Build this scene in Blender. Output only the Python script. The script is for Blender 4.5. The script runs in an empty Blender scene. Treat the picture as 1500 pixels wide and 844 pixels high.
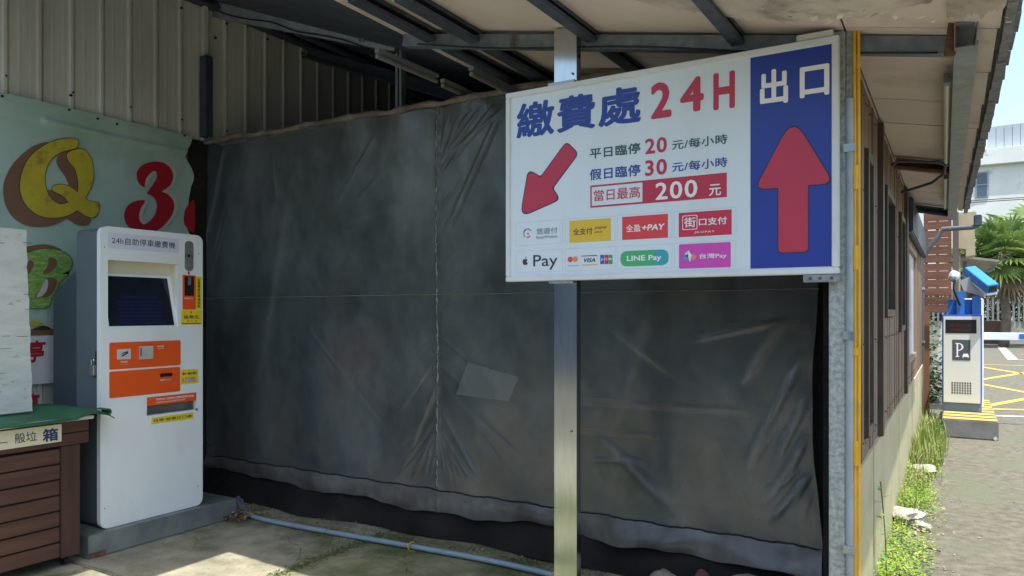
import bpy, bmesh, math, random
from mathutils import Vector, Matrix
random.seed(7)
SC = bpy.context.scene
COL = SC.collection

# ---------------------------------------------------------------- camera, sky, sun, exposure
HZ = 458.0            # horizon row in the 1500x844 photograph
F = 1083.0            # focal length in its pixels
CAMZ = 1.40
YAW = math.atan((1397 - 750) / F)
FW = (-math.sin(YAW), math.cos(YAW)); RT = (math.cos(YAW), math.sin(YAW))
cam_d = bpy.data.cameras.new('camera'); cam = bpy.data.objects.new('camera', cam_d); COL.objects.link(cam)
cam_d.sensor_width = 36; cam_d.lens = 36 * F / 1500
cam_d.shift_y = (HZ - 422) / 1500
cam_d.clip_end = 3000; cam_d.clip_start = 0.05
cam.location = (0, 0, CAMZ); cam.rotation_euler = (math.pi / 2, 0, YAW)
SC.camera = cam

SUN = Vector((0.25, -0.19, 1.0)).normalized()
w = bpy.data.worlds.new('World'); SC.world = w; w.use_nodes = True
nt = w.node_tree; bg = nt.nodes['Background']
sky = nt.nodes.new('ShaderNodeTexSky'); sky.sky_type = 'NISHITA'; sky.sun_disc = False
sky.sun_elevation = math.asin(SUN.z); sky.sun_rotation = math.atan2(SUN.x, SUN.y)
sky.air_density = 1.6; sky.dust_density = 3; sky.ozone_density = 3.0
nt.links.new(sky.outputs[0], bg.inputs[0]); bg.inputs[1].default_value = 0.15
sl = bpy.data.lights.new('sun', 'SUN'); sl.energy = 3.6; sl.angle = math.radians(0.53); sl.color = (1.0, 0.965, 0.89)
so = bpy.data.objects.new('sun', sl); COL.objects.link(so); so.location = (0, 0, 20)
so.rotation_euler = SUN.to_track_quat('Z', 'Y').to_euler()
SC.view_settings.view_transform = 'Standard'; SC.view_settings.look = 'None'
SC.view_settings.gamma = 1; SC.view_settings.exposure = 1.03

# ---------------------------------------------------------------- measuring: where a sight line meets a real plane
def ray(px, py):
    u = (px - 750) / F
    return Vector((FW[0] + u * RT[0], FW[1] + u * RT[1], (HZ - py) / F))
def at(px, py, X=None, Y=None, Z=None):
    d = ray(px, py)
    t = X / d.x if X is not None else (Y / d.y if Y is not None else (Z - CAMZ) / d.z)
    return Vector((d.x * t, d.y * t, CAMZ + d.z * t))

# ---------------------------------------------------------------- materials
MATS = {}
def mat(name, c, c2=None, rough=0.6, metal=0.0, scale=6.0, bump=0.0, bscale=None, stretch=(1, 1, 1), spec=0.5,
        mix=(0.35, 0.65), dirt=None, dscale=1.5, dlim=(0.55, 0.75), trans=0.0, alpha=1.0, detail=6, c3=None, coat=0.0, rvar=0.0):
    if name in MATS: return MATS[name]
    m = bpy.data.materials.new(name); m.use_nodes = True; n = m.node_tree.nodes; l = m.node_tree.links
    p = n['Principled BSDF']
    p.inputs['Roughness'].default_value = rough; p.inputs['Metallic'].default_value = metal
    p.inputs['Specular IOR Level'].default_value = spec
    if coat: p.inputs['Coat Weight'].default_value = coat
    geo = n.new('ShaderNodeNewGeometry'); mp = n.new('ShaderNodeMapping'); mp.inputs['Scale'].default_value = stretch
    l.new(geo.outputs['Position'], mp.inputs[0])
    out = None
    if c2 is not None:
        t = n.new('ShaderNodeTexNoise'); t.inputs['Scale'].default_value = scale; t.inputs['Detail'].default_value = detail
        t.inputs['Roughness'].default_value = 0.6
        l.new(mp.outputs[0], t.inputs['Vector'])
        r = n.new('ShaderNodeValToRGB'); r.color_ramp.elements[0].position = mix[0]; r.color_ramp.elements[1].position = mix[1]
        r.color_ramp.elements[0].color = (*c, 1); r.color_ramp.elements[1].color = (*c2, 1)
        if c3 is not None:
            e = r.color_ramp.elements.new((mix[0] + mix[1]) / 2); e.color = (*c3, 1)
        l.new(t.outputs['Fac'], r.inputs[0]); out = r.outputs[0]
        if rvar:
            mr = n.new('ShaderNodeMapRange'); mr.inputs['To Min'].default_value = rough - rvar; mr.inputs['To Max'].default_value = rough + rvar
            mr.inputs['From Min'].default_value = 0.3; mr.inputs['From Max'].default_value = 0.7
            l.new(t.outputs['Fac'], mr.inputs['Value']); l.new(mr.outputs[0], p.inputs['Roughness'])
    if dirt is not None:
        t2 = n.new('ShaderNodeTexNoise'); t2.inputs['Scale'].default_value = dscale; t2.inputs['Detail'].default_value = 8
        t2.inputs['Roughness'].default_value = 0.65
        mp2 = n.new('ShaderNodeMapping'); mp2.inputs['Location'].default_value = (3.1, 7.7, 1.3); mp2.inputs['Scale'].default_value = stretch
        l.new(geo.outputs['Position'], mp2.inputs[0]); l.new(mp2.outputs[0], t2.inputs['Vector'])
        r2 = n.new('ShaderNodeMapRange'); r2.inputs['From Min'].default_value = dlim[0]; r2.inputs['From Max'].default_value = dlim[1]
        l.new(t2.outputs['Fac'], r2.inputs['Value'])
        mx = n.new('ShaderNodeMix'); mx.data_type = 'RGBA'
        mx.inputs['B'].default_value = (*dirt, 1)
        if out is not None: l.new(out, mx.inputs['A'])
        else: mx.inputs['A'].default_value = (*c, 1)
        l.new(r2.outputs[0], mx.inputs['Factor']); out = mx.outputs['Result']
    if out is not None: l.new(out, p.inputs['Base Color'])
    else: p.inputs['Base Color'].default_value = (*c, 1)
    if bump:
        tb = n.new('ShaderNodeTexNoise'); tb.inputs['Scale'].default_value = bscale or scale * 4; tb.inputs['Detail'].default_value = 6
        l.new(mp.outputs[0], tb.inputs['Vector'])
        b = n.new('ShaderNodeBump'); b.inputs['Strength'].default_value = bump; b.inputs['Distance'].default_value = 0.01
        l.new(tb.outputs['Fac'], b.inputs['Height']); l.new(b.outputs[0], p.inputs['Normal'])
    if alpha < 1: p.inputs['Alpha'].default_value = alpha
    if trans:
        tr = n.new('ShaderNodeBsdfTranslucent'); ms = n.new('ShaderNodeMixShader'); ms.inputs[0].default_value = trans
        if out is not None: l.new(out, tr.inputs[0])
        else: tr.inputs[0].default_value = (*c, 1)
        l.new(p.outputs[0], ms.inputs[1]); l.new(tr.outputs[0], ms.inputs[2])
        l.new(ms.outputs[0], n['Material Output'].inputs[0])
    MATS[name] = m
    return m

# ---------------------------------------------------------------- mesh helpers
WL = {}                                       # world location of every object built
class MB:
    def __init__(s): s.v = []; s.f = []; s.uv = None
    def add(s, vs, fs):
        b = len(s.v); s.v += [tuple(v) for v in vs]; s.f += [[i + b for i in f] for f in fs]; return s
    def box(s, x0, x1, y0, y1, z0, z1):
        vs = [(x, y, z) for z in (z0, z1) for y in (y0, y1) for x in (x0, x1)]
        return s.add(vs, [(0, 2, 3, 1), (4, 5, 7, 6), (0, 1, 5, 4), (2, 6, 7, 3), (0, 4, 6, 2), (1, 3, 7, 5)])
    def obox(s, o, a, b, c):                  # box from a corner and three edge vectors
        o, a, b, c = map(Vector, (o, a, b, c))
        vs = [o + a * i + b * j + c * k for k in (0, 1) for j in (0, 1) for i in (0, 1)]
        return s.add(vs, [(0, 2, 3, 1), (4, 5, 7, 6), (0, 1, 5, 4), (2, 6, 7, 3), (0, 4, 6, 2), (1, 3, 7, 5)])
    def bar(s, a, b, w, h, up=(0, 0, 1)):     # rectangular bar, w sideways, h along up, centred
        a, b = Vector(a), Vector(b); d = (b - a).normalized(); sd = d.cross(Vector(up)).normalized(); u = sd.cross(d).normalized()
        return s.obox(a - sd * w / 2 - u * h / 2, sd * w, b - a, u * h)
    def sweep(s, prof, a, b, up=(0, 0, 1), closed=True):   # 2D profile (side, up) swept from a to b
        a, b = Vector(a), Vector(b); d = (b - a).normalized(); sd = d.cross(Vector(up)).normalized(); u = sd.cross(d).normalized()
        n = len(prof); vs = [p + sd * q[0] + u * q[1] for p in (a, b) for q in prof]
        fs = [(i, (i + 1) % n, n + (i + 1) % n, n + i) for i in range(n if closed else n - 1)]
        if closed: fs += [tuple(range(n))[::-1], tuple(range(n, 2 * n))]
        return s.add(vs, fs)
    def channel(s, a, b, w, h, t=0.004, lip=0.018, up=(0, 0, 1), flip=1):   # lipped C section, web on one side
        f = flip
        p = [(-w/2*f, -h/2), (w/2*f, -h/2), (w/2*f, -h/2+lip), ((w/2-t)*f, -h/2+lip), ((w/2-t)*f, -h/2+t), ((-w/2+t)*f, -h/2+t),
             ((-w/2+t)*f, h/2-t), ((w/2-t)*f, h/2-t), ((w/2-t)*f, h/2-lip), (w/2*f, h/2-lip), (w/2*f, h/2), (-w/2*f, h/2)]
        return s.sweep(p, a, b, up)
    def tube(s, pts, r, n=10, caps=True):
        pts = [Vector(p) for p in pts]; m = len(pts); rs = r if isinstance(r, (list, tuple)) else [r] * m
        ref = None; vs = []
        for i, p in enumerate(pts):
            d = (pts[min(i + 1, m - 1)] - pts[max(i - 1, 0)]).normalized()
            if ref is None: ref = d.orthogonal().normalized()
            ref = (ref - d * ref.dot(d)).normalized(); q = d.cross(ref)
            for k in range(n):
                a = 2 * math.pi * k / n; vs.append(p + (ref * math.cos(a) + q * math.sin(a)) * rs[i])
        fs = [(i*n+k, i*n+(k+1) % n, (i+1)*n+(k+1) % n, (i+1)*n+k) for i in range(m - 1) for k in range(n)]
        if caps: fs += [tuple(range(n))[::-1], tuple(range((m-1)*n, m*n))]
        return s.add(vs, fs)
    def cyl(s, c, r, h, n=20, axis=(0, 0, 1)):
        c = Vector(c); return s.tube([c, c + Vector(axis) * h], r, n)
    def prism(s, pts, o, a, b, d):            # 2D outline in frame (o,a,b), thickness vector d
        o, a, b, d = map(Vector, (o, a, b, d)); n = len(pts)
        A = sum(pts[i][0]*pts[(i+1) % n][1] - pts[(i+1) % n][0]*pts[i][1] for i in range(n))
        if (A > 0) != (a.cross(b).dot(d) > 0): pts = pts[::-1]
        base = [o + a * p[0] + b * p[1] for p in pts]
        vs = base + [v + d for v in base]
        fs = [tuple(range(n))[::-1], tuple(range(n, 2*n))] + [(i, (i+1) % n, n+(i+1) % n, n+i) for i in range(n)]
        return s.add(vs, fs)
    def grid(s, fn, nu, nv):
        vs = [fn(i / nu, j / nv) for j in range(nv + 1) for i in range(nu + 1)]
        fs = [(j*(nu+1)+i, j*(nu+1)+i+1, (j+1)*(nu+1)+i+1, (j+1)*(nu+1)+i) for j in range(nv) for i in range(nu)]
        return s.add(vs, fs)
    def lump(s, c, r, seed=0, n=2, amp=0.25):
        rnd = random.Random(seed); bm = bmesh.new(); bmesh.ops.create_icosphere(bm, subdivisions=n, radius=1)
        from mathutils import noise
        off = Vector((rnd.random()*50, rnd.random()*50, rnd.random()*50)); vs = []
        for v in bm.verts:
            k = 1 + amp * noise.noise(v.co * 1.3 + off) * 1.6 + amp * .5 * noise.noise(v.co * 3.1 + off)
            vs.append((c[0] + v.co.x * r[0] * k, c[1] + v.co.y * r[1] * k, c[2] + v.co.z * r[2] * k))
        fs = [[v.index for v in f.verts] for f in bm.faces]; bm.free()
        return s.add(vs, fs)
    def build(s, name, m, parent=None, bevel=0.0, smooth=False, segs=2, **kw):
        xs = [v[0] for v in s.v]; ys = [v[1] for v in s.v]; zs = [v[2] for v in s.v]
        o = Vector(((min(xs)+max(xs))/2, (min(ys)+max(ys))/2, min(zs)))
        me = bpy.data.meshes.new(name); me.from_pydata([(v[0]-o.x, v[1]-o.y, v[2]-o.z) for v in s.v], [], s.f)
        if bevel:
            bm = bmesh.new(); bm.from_mesh(me); bmesh.ops.recalc_face_normals(bm, faces=bm.faces)
            es = [e for e in bm.edges if len(e.link_faces) == 2 and e.calc_face_angle(0) > 0.6]
            bmesh.ops.bevel(bm, geom=es, offset=bevel, segments=segs, affect='EDGES', clamp_overlap=True)
            bm.to_mesh(me); bm.free()
        if smooth:
            me.polygons.foreach_set('use_smooth', [True] * len(me.polygons))
            if smooth != 'all': me.set_sharp_from_angle(angle=math.radians(40))
        me.materials.append(m)
        return link(name, me, o, parent, **kw)
def link(name, me, o, parent=None, **kw):
    ob = bpy.data.objects.new(name, me); COL.objects.link(ob); o = Vector(o)
    WL[ob] = o
    if parent is not None: ob.parent = parent; ob.location = o - WL[parent]
    else: ob.location = o
    for k, v in kw.items(): ob[k] = v
    return ob
def thing(name, label, cat, loc, group=None):
    o = link(name, None, loc); o['label'] = label; o['category'] = cat
    if group: o['group'] = group
    return o
def piece(src, o, parent, name=None, **kw):   # another object sharing a mesh
    return link(name or src.name.split('.')[0], src.data, o, parent, **kw)

def catmull(pts, k=6):
    n = len(pts); out = []
    for i in range(n):
        p0, p1, p2, p3 = pts[i-1], pts[i], pts[(i+1) % n], pts[(i+2) % n]
        for j in range(k):
            t = j / k
            out.append(tuple(0.5*((2*p1[a]) + (-p0[a]+p2[a])*t + (2*p0[a]-5*p1[a]+4*p2[a]-p3[a])*t*t + (-p0[a]+3*p1[a]-3*p2[a]+p3[a])*t**3) for a in (0, 1)))
    return out
def rounded(pts, r, k=5):                     # round the corners of a 2D outline
    n = len(pts); out = []
    for i in range(n):
        a, p, b = (Vector(pts[i-1]), Vector(pts[i]), Vector(pts[(i+1) % n]))
        rr = r[i] if isinstance(r, (list, tuple)) else r
        rr = min(rr, (a-p).length*0.49, (b-p).length*0.49)
        if rr <= 0: out.append(tuple(p)); continue
        s = p + (a-p).normalized()*rr; e = p + (b-p).normalized()*rr
        for j in range(k+1):
            t = j/k; out.append(tuple(s*(1-t)**2 + p*2*t*(1-t) + e*t*t))
    return out
def offset(pts, d):
    n = len(pts); A = sum(pts[i][0]*pts[(i+1) % n][1] - pts[(i+1) % n][0]*pts[i][1] for i in range(n)); s = 1 if A > 0 else -1
    out = []
    for i in range(n):
        p = Vector(pts[i]); a = (p-Vector(pts[i-1])); b = (Vector(pts[(i+1) % n])-p)
        if a.length < 1e-9 or b.length < 1e-9: out.append(tuple(p)); continue
        a.normalize(); b.normalize(); na = Vector((a.y, -a.x))*s; nb = Vector((b.y, -b.x))*s; m = na+nb
        k = d*2/max(m.length_squared, .6); out.append(tuple(p+m*k))
    return out
def rrect(x0, y0, x1, y1, r=0.0, k=5):
    p = [(x0, y0), (x1, y0), (x1, y1), (x0, y1)]
    return rounded(p, r, k) if r else p
def disc(cx, cy, r, n=24, ry=None):
    return [(cx+r*math.cos(2*math.pi*i/n), cy+(ry or r)*math.sin(2*math.pi*i/n)) for i in range(n)]

def smoothline(pts, k=8):
    out = []; n_ = len(pts)
    for i in range(n_-1):
        p0_, p1_, p2_, p3_ = pts[max(i-1, 0)], pts[i], pts[i+1], pts[min(i+2, n_-1)]
        for j in range(k):
            t_ = j/k; out.append(.5*((2*p1_)+(-p0_+p2_)*t_+(2*p0_-5*p1_+4*p2_-p3_)*t_*t_+(-p0_+3*p1_-3*p2_+p3_)*t_**3))
    return out+[pts[-1]]
def text_mesh(s, bold=0.0, spacing=1.0, shear=0.0, res=3):
    cu = bpy.data.curves.new('lettering', 'FONT'); cu.body = s; cu.space_character = spacing; cu.shear = shear
    cu.resolution_u = res; cu.fill_mode = 'FRONT'; cu.align_x = 'LEFT'
    ob = bpy.data.objects.new('lettering', cu); COL.objects.link(ob)
    dg = bpy.context.evaluated_depsgraph_get(); dg.update()
    me = bpy.data.meshes.new_from_object(ob.evaluated_get(dg))
    bpy.data.objects.remove(ob); bpy.data.curves.remove(cu)
    return me
class Surf:
    """a flat face with a 2D frame: origin o, unit a (right), unit b (up), normal n"""
    def __init__(s, o, a, b):
        s.o, s.a, s.b = Vector(o), Vector(a), Vector(b); s.n = s.a.cross(s.b).normalized()
    def uv(s, px, py):                        # where a photograph pixel meets the face
        d = ray(px, py); c = Vector((0, 0, CAMZ)); t = (s.o - c).dot(s.n) / d.dot(s.n); q = c + d*t - s.o
        return (q.dot(s.a), q.dot(s.b))
    def box(s, bl, tr): return (*s.uv(*bl), *s.uv(*tr))
    def shape(s, name, pts, m, parent, h=0.001, lift=0.0, **kw):
        return MB().prism(pts, s.o + s.n*lift, s.a, s.b, s.n*h).build(name, m, parent, **kw)
    def text(s, body, bx, m, parent, lift=0.0012, bold=0.0, spacing=1.0, shear=0.0, name='lettering', rot=False, **kw):
        me = text_mesh(body, bold, spacing, shear)
        if bold:                                  # heavier strokes: shifted copies, each a hair prouder than the last
            V = [tuple(v.co) for v in me.vertices]; Fc = [list(p.vertices) for p in me.polygons]; nv = len(V); VV = []; FF = []
            dirs = [(0, 0)] + [(math.cos(k*math.pi/4), math.sin(k*math.pi/4)) for k in range(8)]
            for k, (dx, dy) in enumerate(dirs):
                VV += [(x+dx*bold, y+dy*bold, k) for x, y, z in V]; FF += [[i+nv*k for i in f] for f in Fc]
            me2 = bpy.data.meshes.new('lettering'); me2.from_pydata(VV, [], FF); bpy.data.meshes.remove(me); me = me2
        xs = [v.co.x for v in me.vertices]; ys = [v.co.y for v in me.vertices]
        if not xs: return None
        x0, x1, y0, y1 = min(xs), max(xs), min(ys), max(ys); kx = (bx[2]-bx[0])/(x1-x0); ky = (bx[3]-bx[1])/(y1-y0)
        org = s.o + s.a*bx[0] + s.b*bx[1] + s.n*lift
        for v in me.vertices:
            v.co = s.a*((v.co.x-x0)*kx) + s.b*((v.co.y-y0)*ky) + s.n*(.00004*v.co.z if bold else 0)
        me.materials.clear(); me.materials.append(m)
        return link(name, me, org, parent, **kw)

# ---------------------------------------------------------------- palette
GALV = mat('galvanised_steel', (.30, .34, .36), (.46, .50, .52), rough=.38, metal=.75, scale=40, rvar=.08, bump=.08, bscale=60, stretch=(1, 1, .35), dirt=(.20, .19, .16), dscale=5, dlim=(.62, .8))
GALV_NEW = mat('new_galvanised_steel', (.40, .43, .44), (.54, .57, .58), rough=.14, metal=1.0, scale=60, stretch=(1, 1, .12), mix=(.2, .8))
GALV_PATCH = mat('spangled_galvanised_steel', (.24, .27, .27), (.46, .49, .48), rough=.6, metal=.35, scale=55, bump=.1, bscale=70, dirt=(.16, .12, .09), dscale=3.0, dlim=(.66, .8))
STEEL_DARK = mat('dark_steel_blue_veil', (.045, .06, .09), (.075, .095, .13), rough=.5, metal=.3, scale=12, bump=.1)  # blue of the veiling haze is mixed into the dark steel colour
STEEL_GREY = mat('weathered_grey_steel', (.14, .18, .22), (.23, .27, .30), rough=.5, metal=.5, scale=15, bump=.15, dirt=(.10, .06, .04), dscale=6, dlim=(.6, .75))
RUST = mat('rusty_steel', (.10, .045, .03), (.20, .10, .07), rough=.9, scale=20, bump=.3)
CLAD = mat('cream_metal_cladding', (.56, .57, .53), (.64, .65, .61), rough=.42, scale=3, stretch=(1, 1, .15), dirt=(.42, .40, .34), dscale=2.6, dlim=(.48, .75), bump=.05, bscale=10)
CEIL = mat('pink_beige_ceiling_board', (.61, .51, .49), (.68, .585, .56), rough=.7, scale=2.5, dirt=(.36, .30, .27), dscale=2, dlim=(.55, .8), bump=.03)
CEIL_TORN = mat('stained_torn_sheet', (.42, .37, .33), (.58, .53, .48), rough=.75, scale=4, dirt=(.22, .19, .16), dscale=5, dlim=(.5, .72), bump=.4, bscale=15)
DECK = mat('dark_roof_deck', (.035, .045, .07), (.06, .07, .10), rough=.6, scale=5)
WHITE = mat('white_powder_coat', (.77, .82, .85), (.81, .85, .88), rough=.32, scale=3, spec=.5, dirt=(.66, .67, .64), dscale=2.5, dlim=(.52, .85), stretch=(1, 1, .5))
KGREY = mat('grey_powder_coat', (.10, .125, .15), (.12, .145, .17), rough=.45, scale=5)
ORANGE = mat('orange_sticker', (.80, .10, .012), rough=.45)
YELLOW = mat('yellow_sticker', (.80, .62, .01), rough=.5)
BLACK = mat('black_plastic', (.012, .013, .016), rough=.3)
SCREEN = mat('dark_screen_glass', (.010, .013, .022), (.014, .018, .035), rough=.08, scale=8)
NAVY = mat('navy_print', (.02, .035, .12), rough=.5)
INK = mat('dark_ink', (.03, .04, .05), rough=.5)
WPRINT = mat('white_print', (.82, .83, .84), rough=.45)
RED = mat('red_print', (.62, .018, .04), rough=.5)

# ================================================================= SETTING
ASPH = mat('sun_bleached_asphalt', (.092, .084, .062), (.160, .146, .108), rough=.95, scale=14, detail=12, bump=.6, bscale=90, dirt=(.12, .13, .08), dscale=1.2, dlim=(.5, .7))
g = MB(); g.grid(lambda u, v: (-60 + 240*u, -60 + 360*v, -0.012), 24, 36)
g.build('ground', ASPH, kind='structure')
CONC = mat('mossy_concrete', (.22, .205, .15), (.36, .335, .235), rough=.9, scale=5, detail=12, bump=.6, bscale=45, dirt=(.10, .11, .045), dscale=2.2, dlim=(.47, .66))
CONC2 = mat('algae_green_concrete', (.15, .16, .08), (.30, .28, .17), rough=.9, scale=4, detail=12, bump=.6, bscale=45, dirt=(.06, .085, .022), dscale=2.6, dlim=(.42, .66))
fl = link('concrete_floor', None, (-2.7, 2, -.08), kind='structure')
SX = [-5.05, -3.10, -1.62, -0.42]; SY = [-.95, .75, 2.30, 3.98, 5.6, 7.4, 9.05]
for i in range(3):
    for j in range(6):
        MB().box(SX[i]+.006, SX[i+1]-.006, SY[j]+.006, SY[j+1]-.006, -.08, random.uniform(-.003, .002)).build('concrete_slab', CONC2 if i == 1 and j > 0 else CONC, fl, bevel=.008)

# road markings
LINEW = mat('worn_white_road_paint', (.62, .61, .56), (.45, .44, .38), rough=.8, scale=20, mix=(.5, .8))
LINEY = mat('worn_yellow_road_paint', (.62, .42, .05), (.50, .36, .09), rough=.8, scale=20, mix=(.5, .8))
def stripe(p, q, wd, m, name):
    a, b = at(*p, Z=-.006), at(*q, Z=-.006); d = (b-a).normalized(); sd = Vector((-d.y, d.x, 0))*wd/2
    MB().add([a-sd, b-sd, b+sd, a+sd], [(0, 1, 2, 3)]).build(name, m, kind='structure')
for p, q in (((1432, 534), (1520, 536)), ((1434, 537), (1520, 551)), ((1432, 557), (1520, 543)), ((1434, 562), (1520, 578)), ((1438, 596), (1520, 581)), ((1448, 599), (1560, 602)), ((1491, 519), (1540, 521))):
    stripe(p, q, .13, LINEY, 'yellow_road_marking')
for p, q, wd in (((1466, 508), (1484, 527), .26), ((1468, 508), (1540, 509), .10), ((1484, 527), (1540, 527), .10), ((1455, 609), (1600, 613), .10)):
    stripe(p, q, wd, LINEW, 'white_road_marking')

# ---------------------------------------------------------------- unseen house added behind the camera for steel and plastic to reflect
hs = thing('added_house', 'plain blue grey rendered house added unseen behind the camera for reflections', 'building', (-3, -9, 0))
HW = mat('blue_grey_render', (.20, .24, .29), (.27, .31, .35), rough=.9, scale=2)
MB().box(-16, 9, -14, -9, -.02, 4.4).build('wall', HW, hs); MB().box(-16.3, 9.3, -14.3, -8.7, 4.403, 4.6).build('roof', DECK, hs)
for k in range(5): f_ = MB().box(-14+4.6*k, -12.4+4.6*k, -8.998, -8.96, 1.1, 2.5).build('window', STEEL_DARK, hs); MB().box(-13.9+4.6*k, -12.5+4.6*k, -8.959, -8.95, 1.2, 2.4).build('pane', SCREEN, f_)
# ---------------------------------------------------------------- left wall: ribbed metal cladding
LX = -5.0
wall = thing('metal_wall', 'tall cream ribbed metal wall running back behind the banner and the plastic curtain', 'wall', (LX-.05, 4, 0))
pm = MB(); prof = [(0, 0), (.004, -.012), (.010, -.012), (.014, 0), (.060, 0), (.066, .0012), (.078, .0012), (.084, 0), (.128, 0), (.134, .0012), (.146, .0012), (.152, 0),
                   (.170, 0), (.176, .018), (.192, .018), (.198, 0)]
n = len(prof)
pm.add([(x, y, z) for z in (0, 3.95) for (y, x) in prof] + [(-.02, y, z) for z in (0, 3.95) for (y, x) in prof],
       [(i, i+1, n+i+1, n+i) for i in range(n-1)] + [(0, n, 3*n, 2*n), (n-1, 3*n-1, 4*n-1, 2*n-1)] + [(n+i, n+i+1, 3*n+i+1, 3*n+i) for i in range(n-1)])
p0 = None
for k in range(-10, 34):
    y = 2.31 + .2*k
    if p0 is None:
        p0 = pm.build('cladding_panel', CLAD, wall); base = WL[p0].copy(); base.x = -5 + base.x; p0.location = Vector((base.x, y+.099, 0)) - WL[wall]; WL[p0] = Vector((base.x, y+.099, 0))
    else: piece(p0, (base.x, y+.099, 0), wall)
MB().box(LX-.06, LX-.04, .3, 9.1, 0, 3.9).build('backing_board', STEEL_DARK, wall)
sc = MB()
for (px, py) in ((103, 140), (265, 12), (143, 172), (331, 35), (315, 56), (391, 58), (442, 78)):
    q = at(px, py, X=LX+.02); sc.cyl(q, .009, .012, 8, (1, 0, 0))
for k in range(20):
    sc.cyl((LX+.012, 2.31+.2*k-.012, 2.85 + .9*(k % 2)), .007, .012, 8, (1, 0, 0))
sc.build('roofing_screws', BLACK, wall, kind='stuff')
# corner trims where the curtain meets the wall
t = thing('wall_corner_trim', 'dark blue steel stub post on the wall above the curtain corner', 'post', (LX+.06, 3.72, 2.75))
MB().channel((LX+.06, 3.68, 2.75), (LX+.06, 3.68, 3.37), .06, .075, up=(1, 0, 0)).build('steel_section', STEEL_DARK, t)
MB().box(LX+.03, LX+.055, 3.665, 3.70, 3.38, 3.80).build('pale_strip', CLAD, t)

# ---------------------------------------------------------------- interior shell behind the curtain
bw = thing('shed_back_wall', 'dark wall at the far end of the unlit shed', 'wall', (-2.6, 9.1, 0))
MB().box(-5.05, -.36, 9.06, 9.12, 0, 3.9).build('boarding', DECK, bw)

# ---------------------------------------------------------------- roof
KX = -2.60
def zc(x): return 2.46 + .207*(-.35 - x) if x > KX else 2.46 + .207*(-.35-KX) + .385*(KX - x)
roof = thing('lean_to_roof', 'sloping lean-to roof lined with pinkish ceiling boards', 'roof', (-2, 5, 2.3))
YF = 2.27
def ceil_panel(x0, x1, y0, y1, m, gap=.004, sag=0):
    b = MB(); th = .02
    vs = []
    for z_ in (0, th):
        for (x, y) in ((x0+gap, y0+gap), (x1-gap, y0+gap), (x1-gap, y1-gap), (x0+gap, y1-gap)):
            vs.append((x, y, zc(x)+z_+sag))
    b.add(vs, [(3, 2, 1, 0), (4, 5, 6, 7), (0, 1, 5, 4), (1, 2, 6, 5), (2, 3, 7, 6), (3, 0, 4, 7)])
    return b.build('ceiling_board', m, roof)
EX = lambda y: -.014*min(4.2, max(0, y-3))
for k in range(10):
    y0 = 2.99 + .53*k; y1 = y0 + .53
    ceil_panel(-.35, .03, y0, y1, CEIL, sag=random.uniform(-.002, .002)); ceil_panel(.03, .138+EX(y1), y0, y1, CEIL, sag=random.uniform(-.002, .002))
for x0, x1 in ((-1.45, -.35), (-2.6, -1.45)):
    for k in range(7):
        ceil_panel(x0, x1, 2.46+1.0*k, 3.46+1.0*k, CEIL)
ceil_panel(-.35, .138, YF, 2.99, CEIL)
# left bay deck reaches farther forward
for k in range(8):
    y = 1.70 + (.595 + .95*(k-1) if k else 0); xr_ = KX-.28 if k == 0 else KX-.003
    MB().add([(x, yy, zc(x)+dz) for dz in (0, .03) for (x, yy) in ((-5.0, y), (xr_, y), (xr_, y+(.94 if k else .59)), (-5.0, y+(.94 if k else .59)))],
           [(3, 2, 1, 0), (4, 5, 6, 7), (0, 1, 5, 4), (1, 2, 6, 5), (2, 3, 7, 6), (3, 0, 4, 7)]).build('roof_deck_sheet', DECK, roof)
for k in range(1):  # extra strip out of view, added to keep the sun off the cabinet
    y = 1.15
    MB().add([(x, yy, zc(x)+dz) for dz in (0, .03) for (x, yy) in ((-5.0, y), (-3.25, y), (-3.25, y+.54), (-5.0, y+.54))],
           [(3, 2, 1, 0), (4, 5, 6, 7), (0, 1, 5, 4), (1, 2, 6, 5), (2, 3, 7, 6), (3, 0, 4, 7)]).build('roof_deck_sheet', DECK, roof)
MB().add([(x, y, zc(x)+dz) for dz in (.05, .07) for (x, y) in ((-5.1, 1.12), (-3.23, 1.12), (-3.23, 1.675), (-5.1, 1.675))],
         [(3, 2, 1, 0), (4, 5, 6, 7), (0, 1, 5, 4), (1, 2, 6, 5), (2, 3, 7, 6), (3, 0, 4, 7)]).build('weather_sheet', DECK, roof)  # upper sheet of the added shading strip
MB().add([(x, y, zc(x)+dz) for dz in (.05, .07) for (x, y) in ((-5.1, 1.68), (KX-.28, 1.68), (KX-.28, 2.275), (KX-.001, 2.28), (KX-.001, 9.3), (-5.1, 9.3))],
         [(5, 4, 3, 2, 1, 0), (6, 7, 8, 9, 10, 11)] + [(i, (i+1) % 6, 6+(i+1) % 6, 6+i) for i in range(6)]).build('weather_sheet', DECK, roof)
# metal weather sheet over the boards
MB().add([(x, y, zc(x)+dz) for dz in (.07, .09) for (x, y) in ((KX, YF), (.165, YF), (.11, 8.3), (KX, 8.3))],
         [(3, 2, 1, 0), (4, 5, 6, 7), (0, 1, 5, 4), (1, 2, 6, 5), (2, 3, 7, 6), (3, 0, 4, 7)]).build('weather_sheet', DECK, roof)
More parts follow.
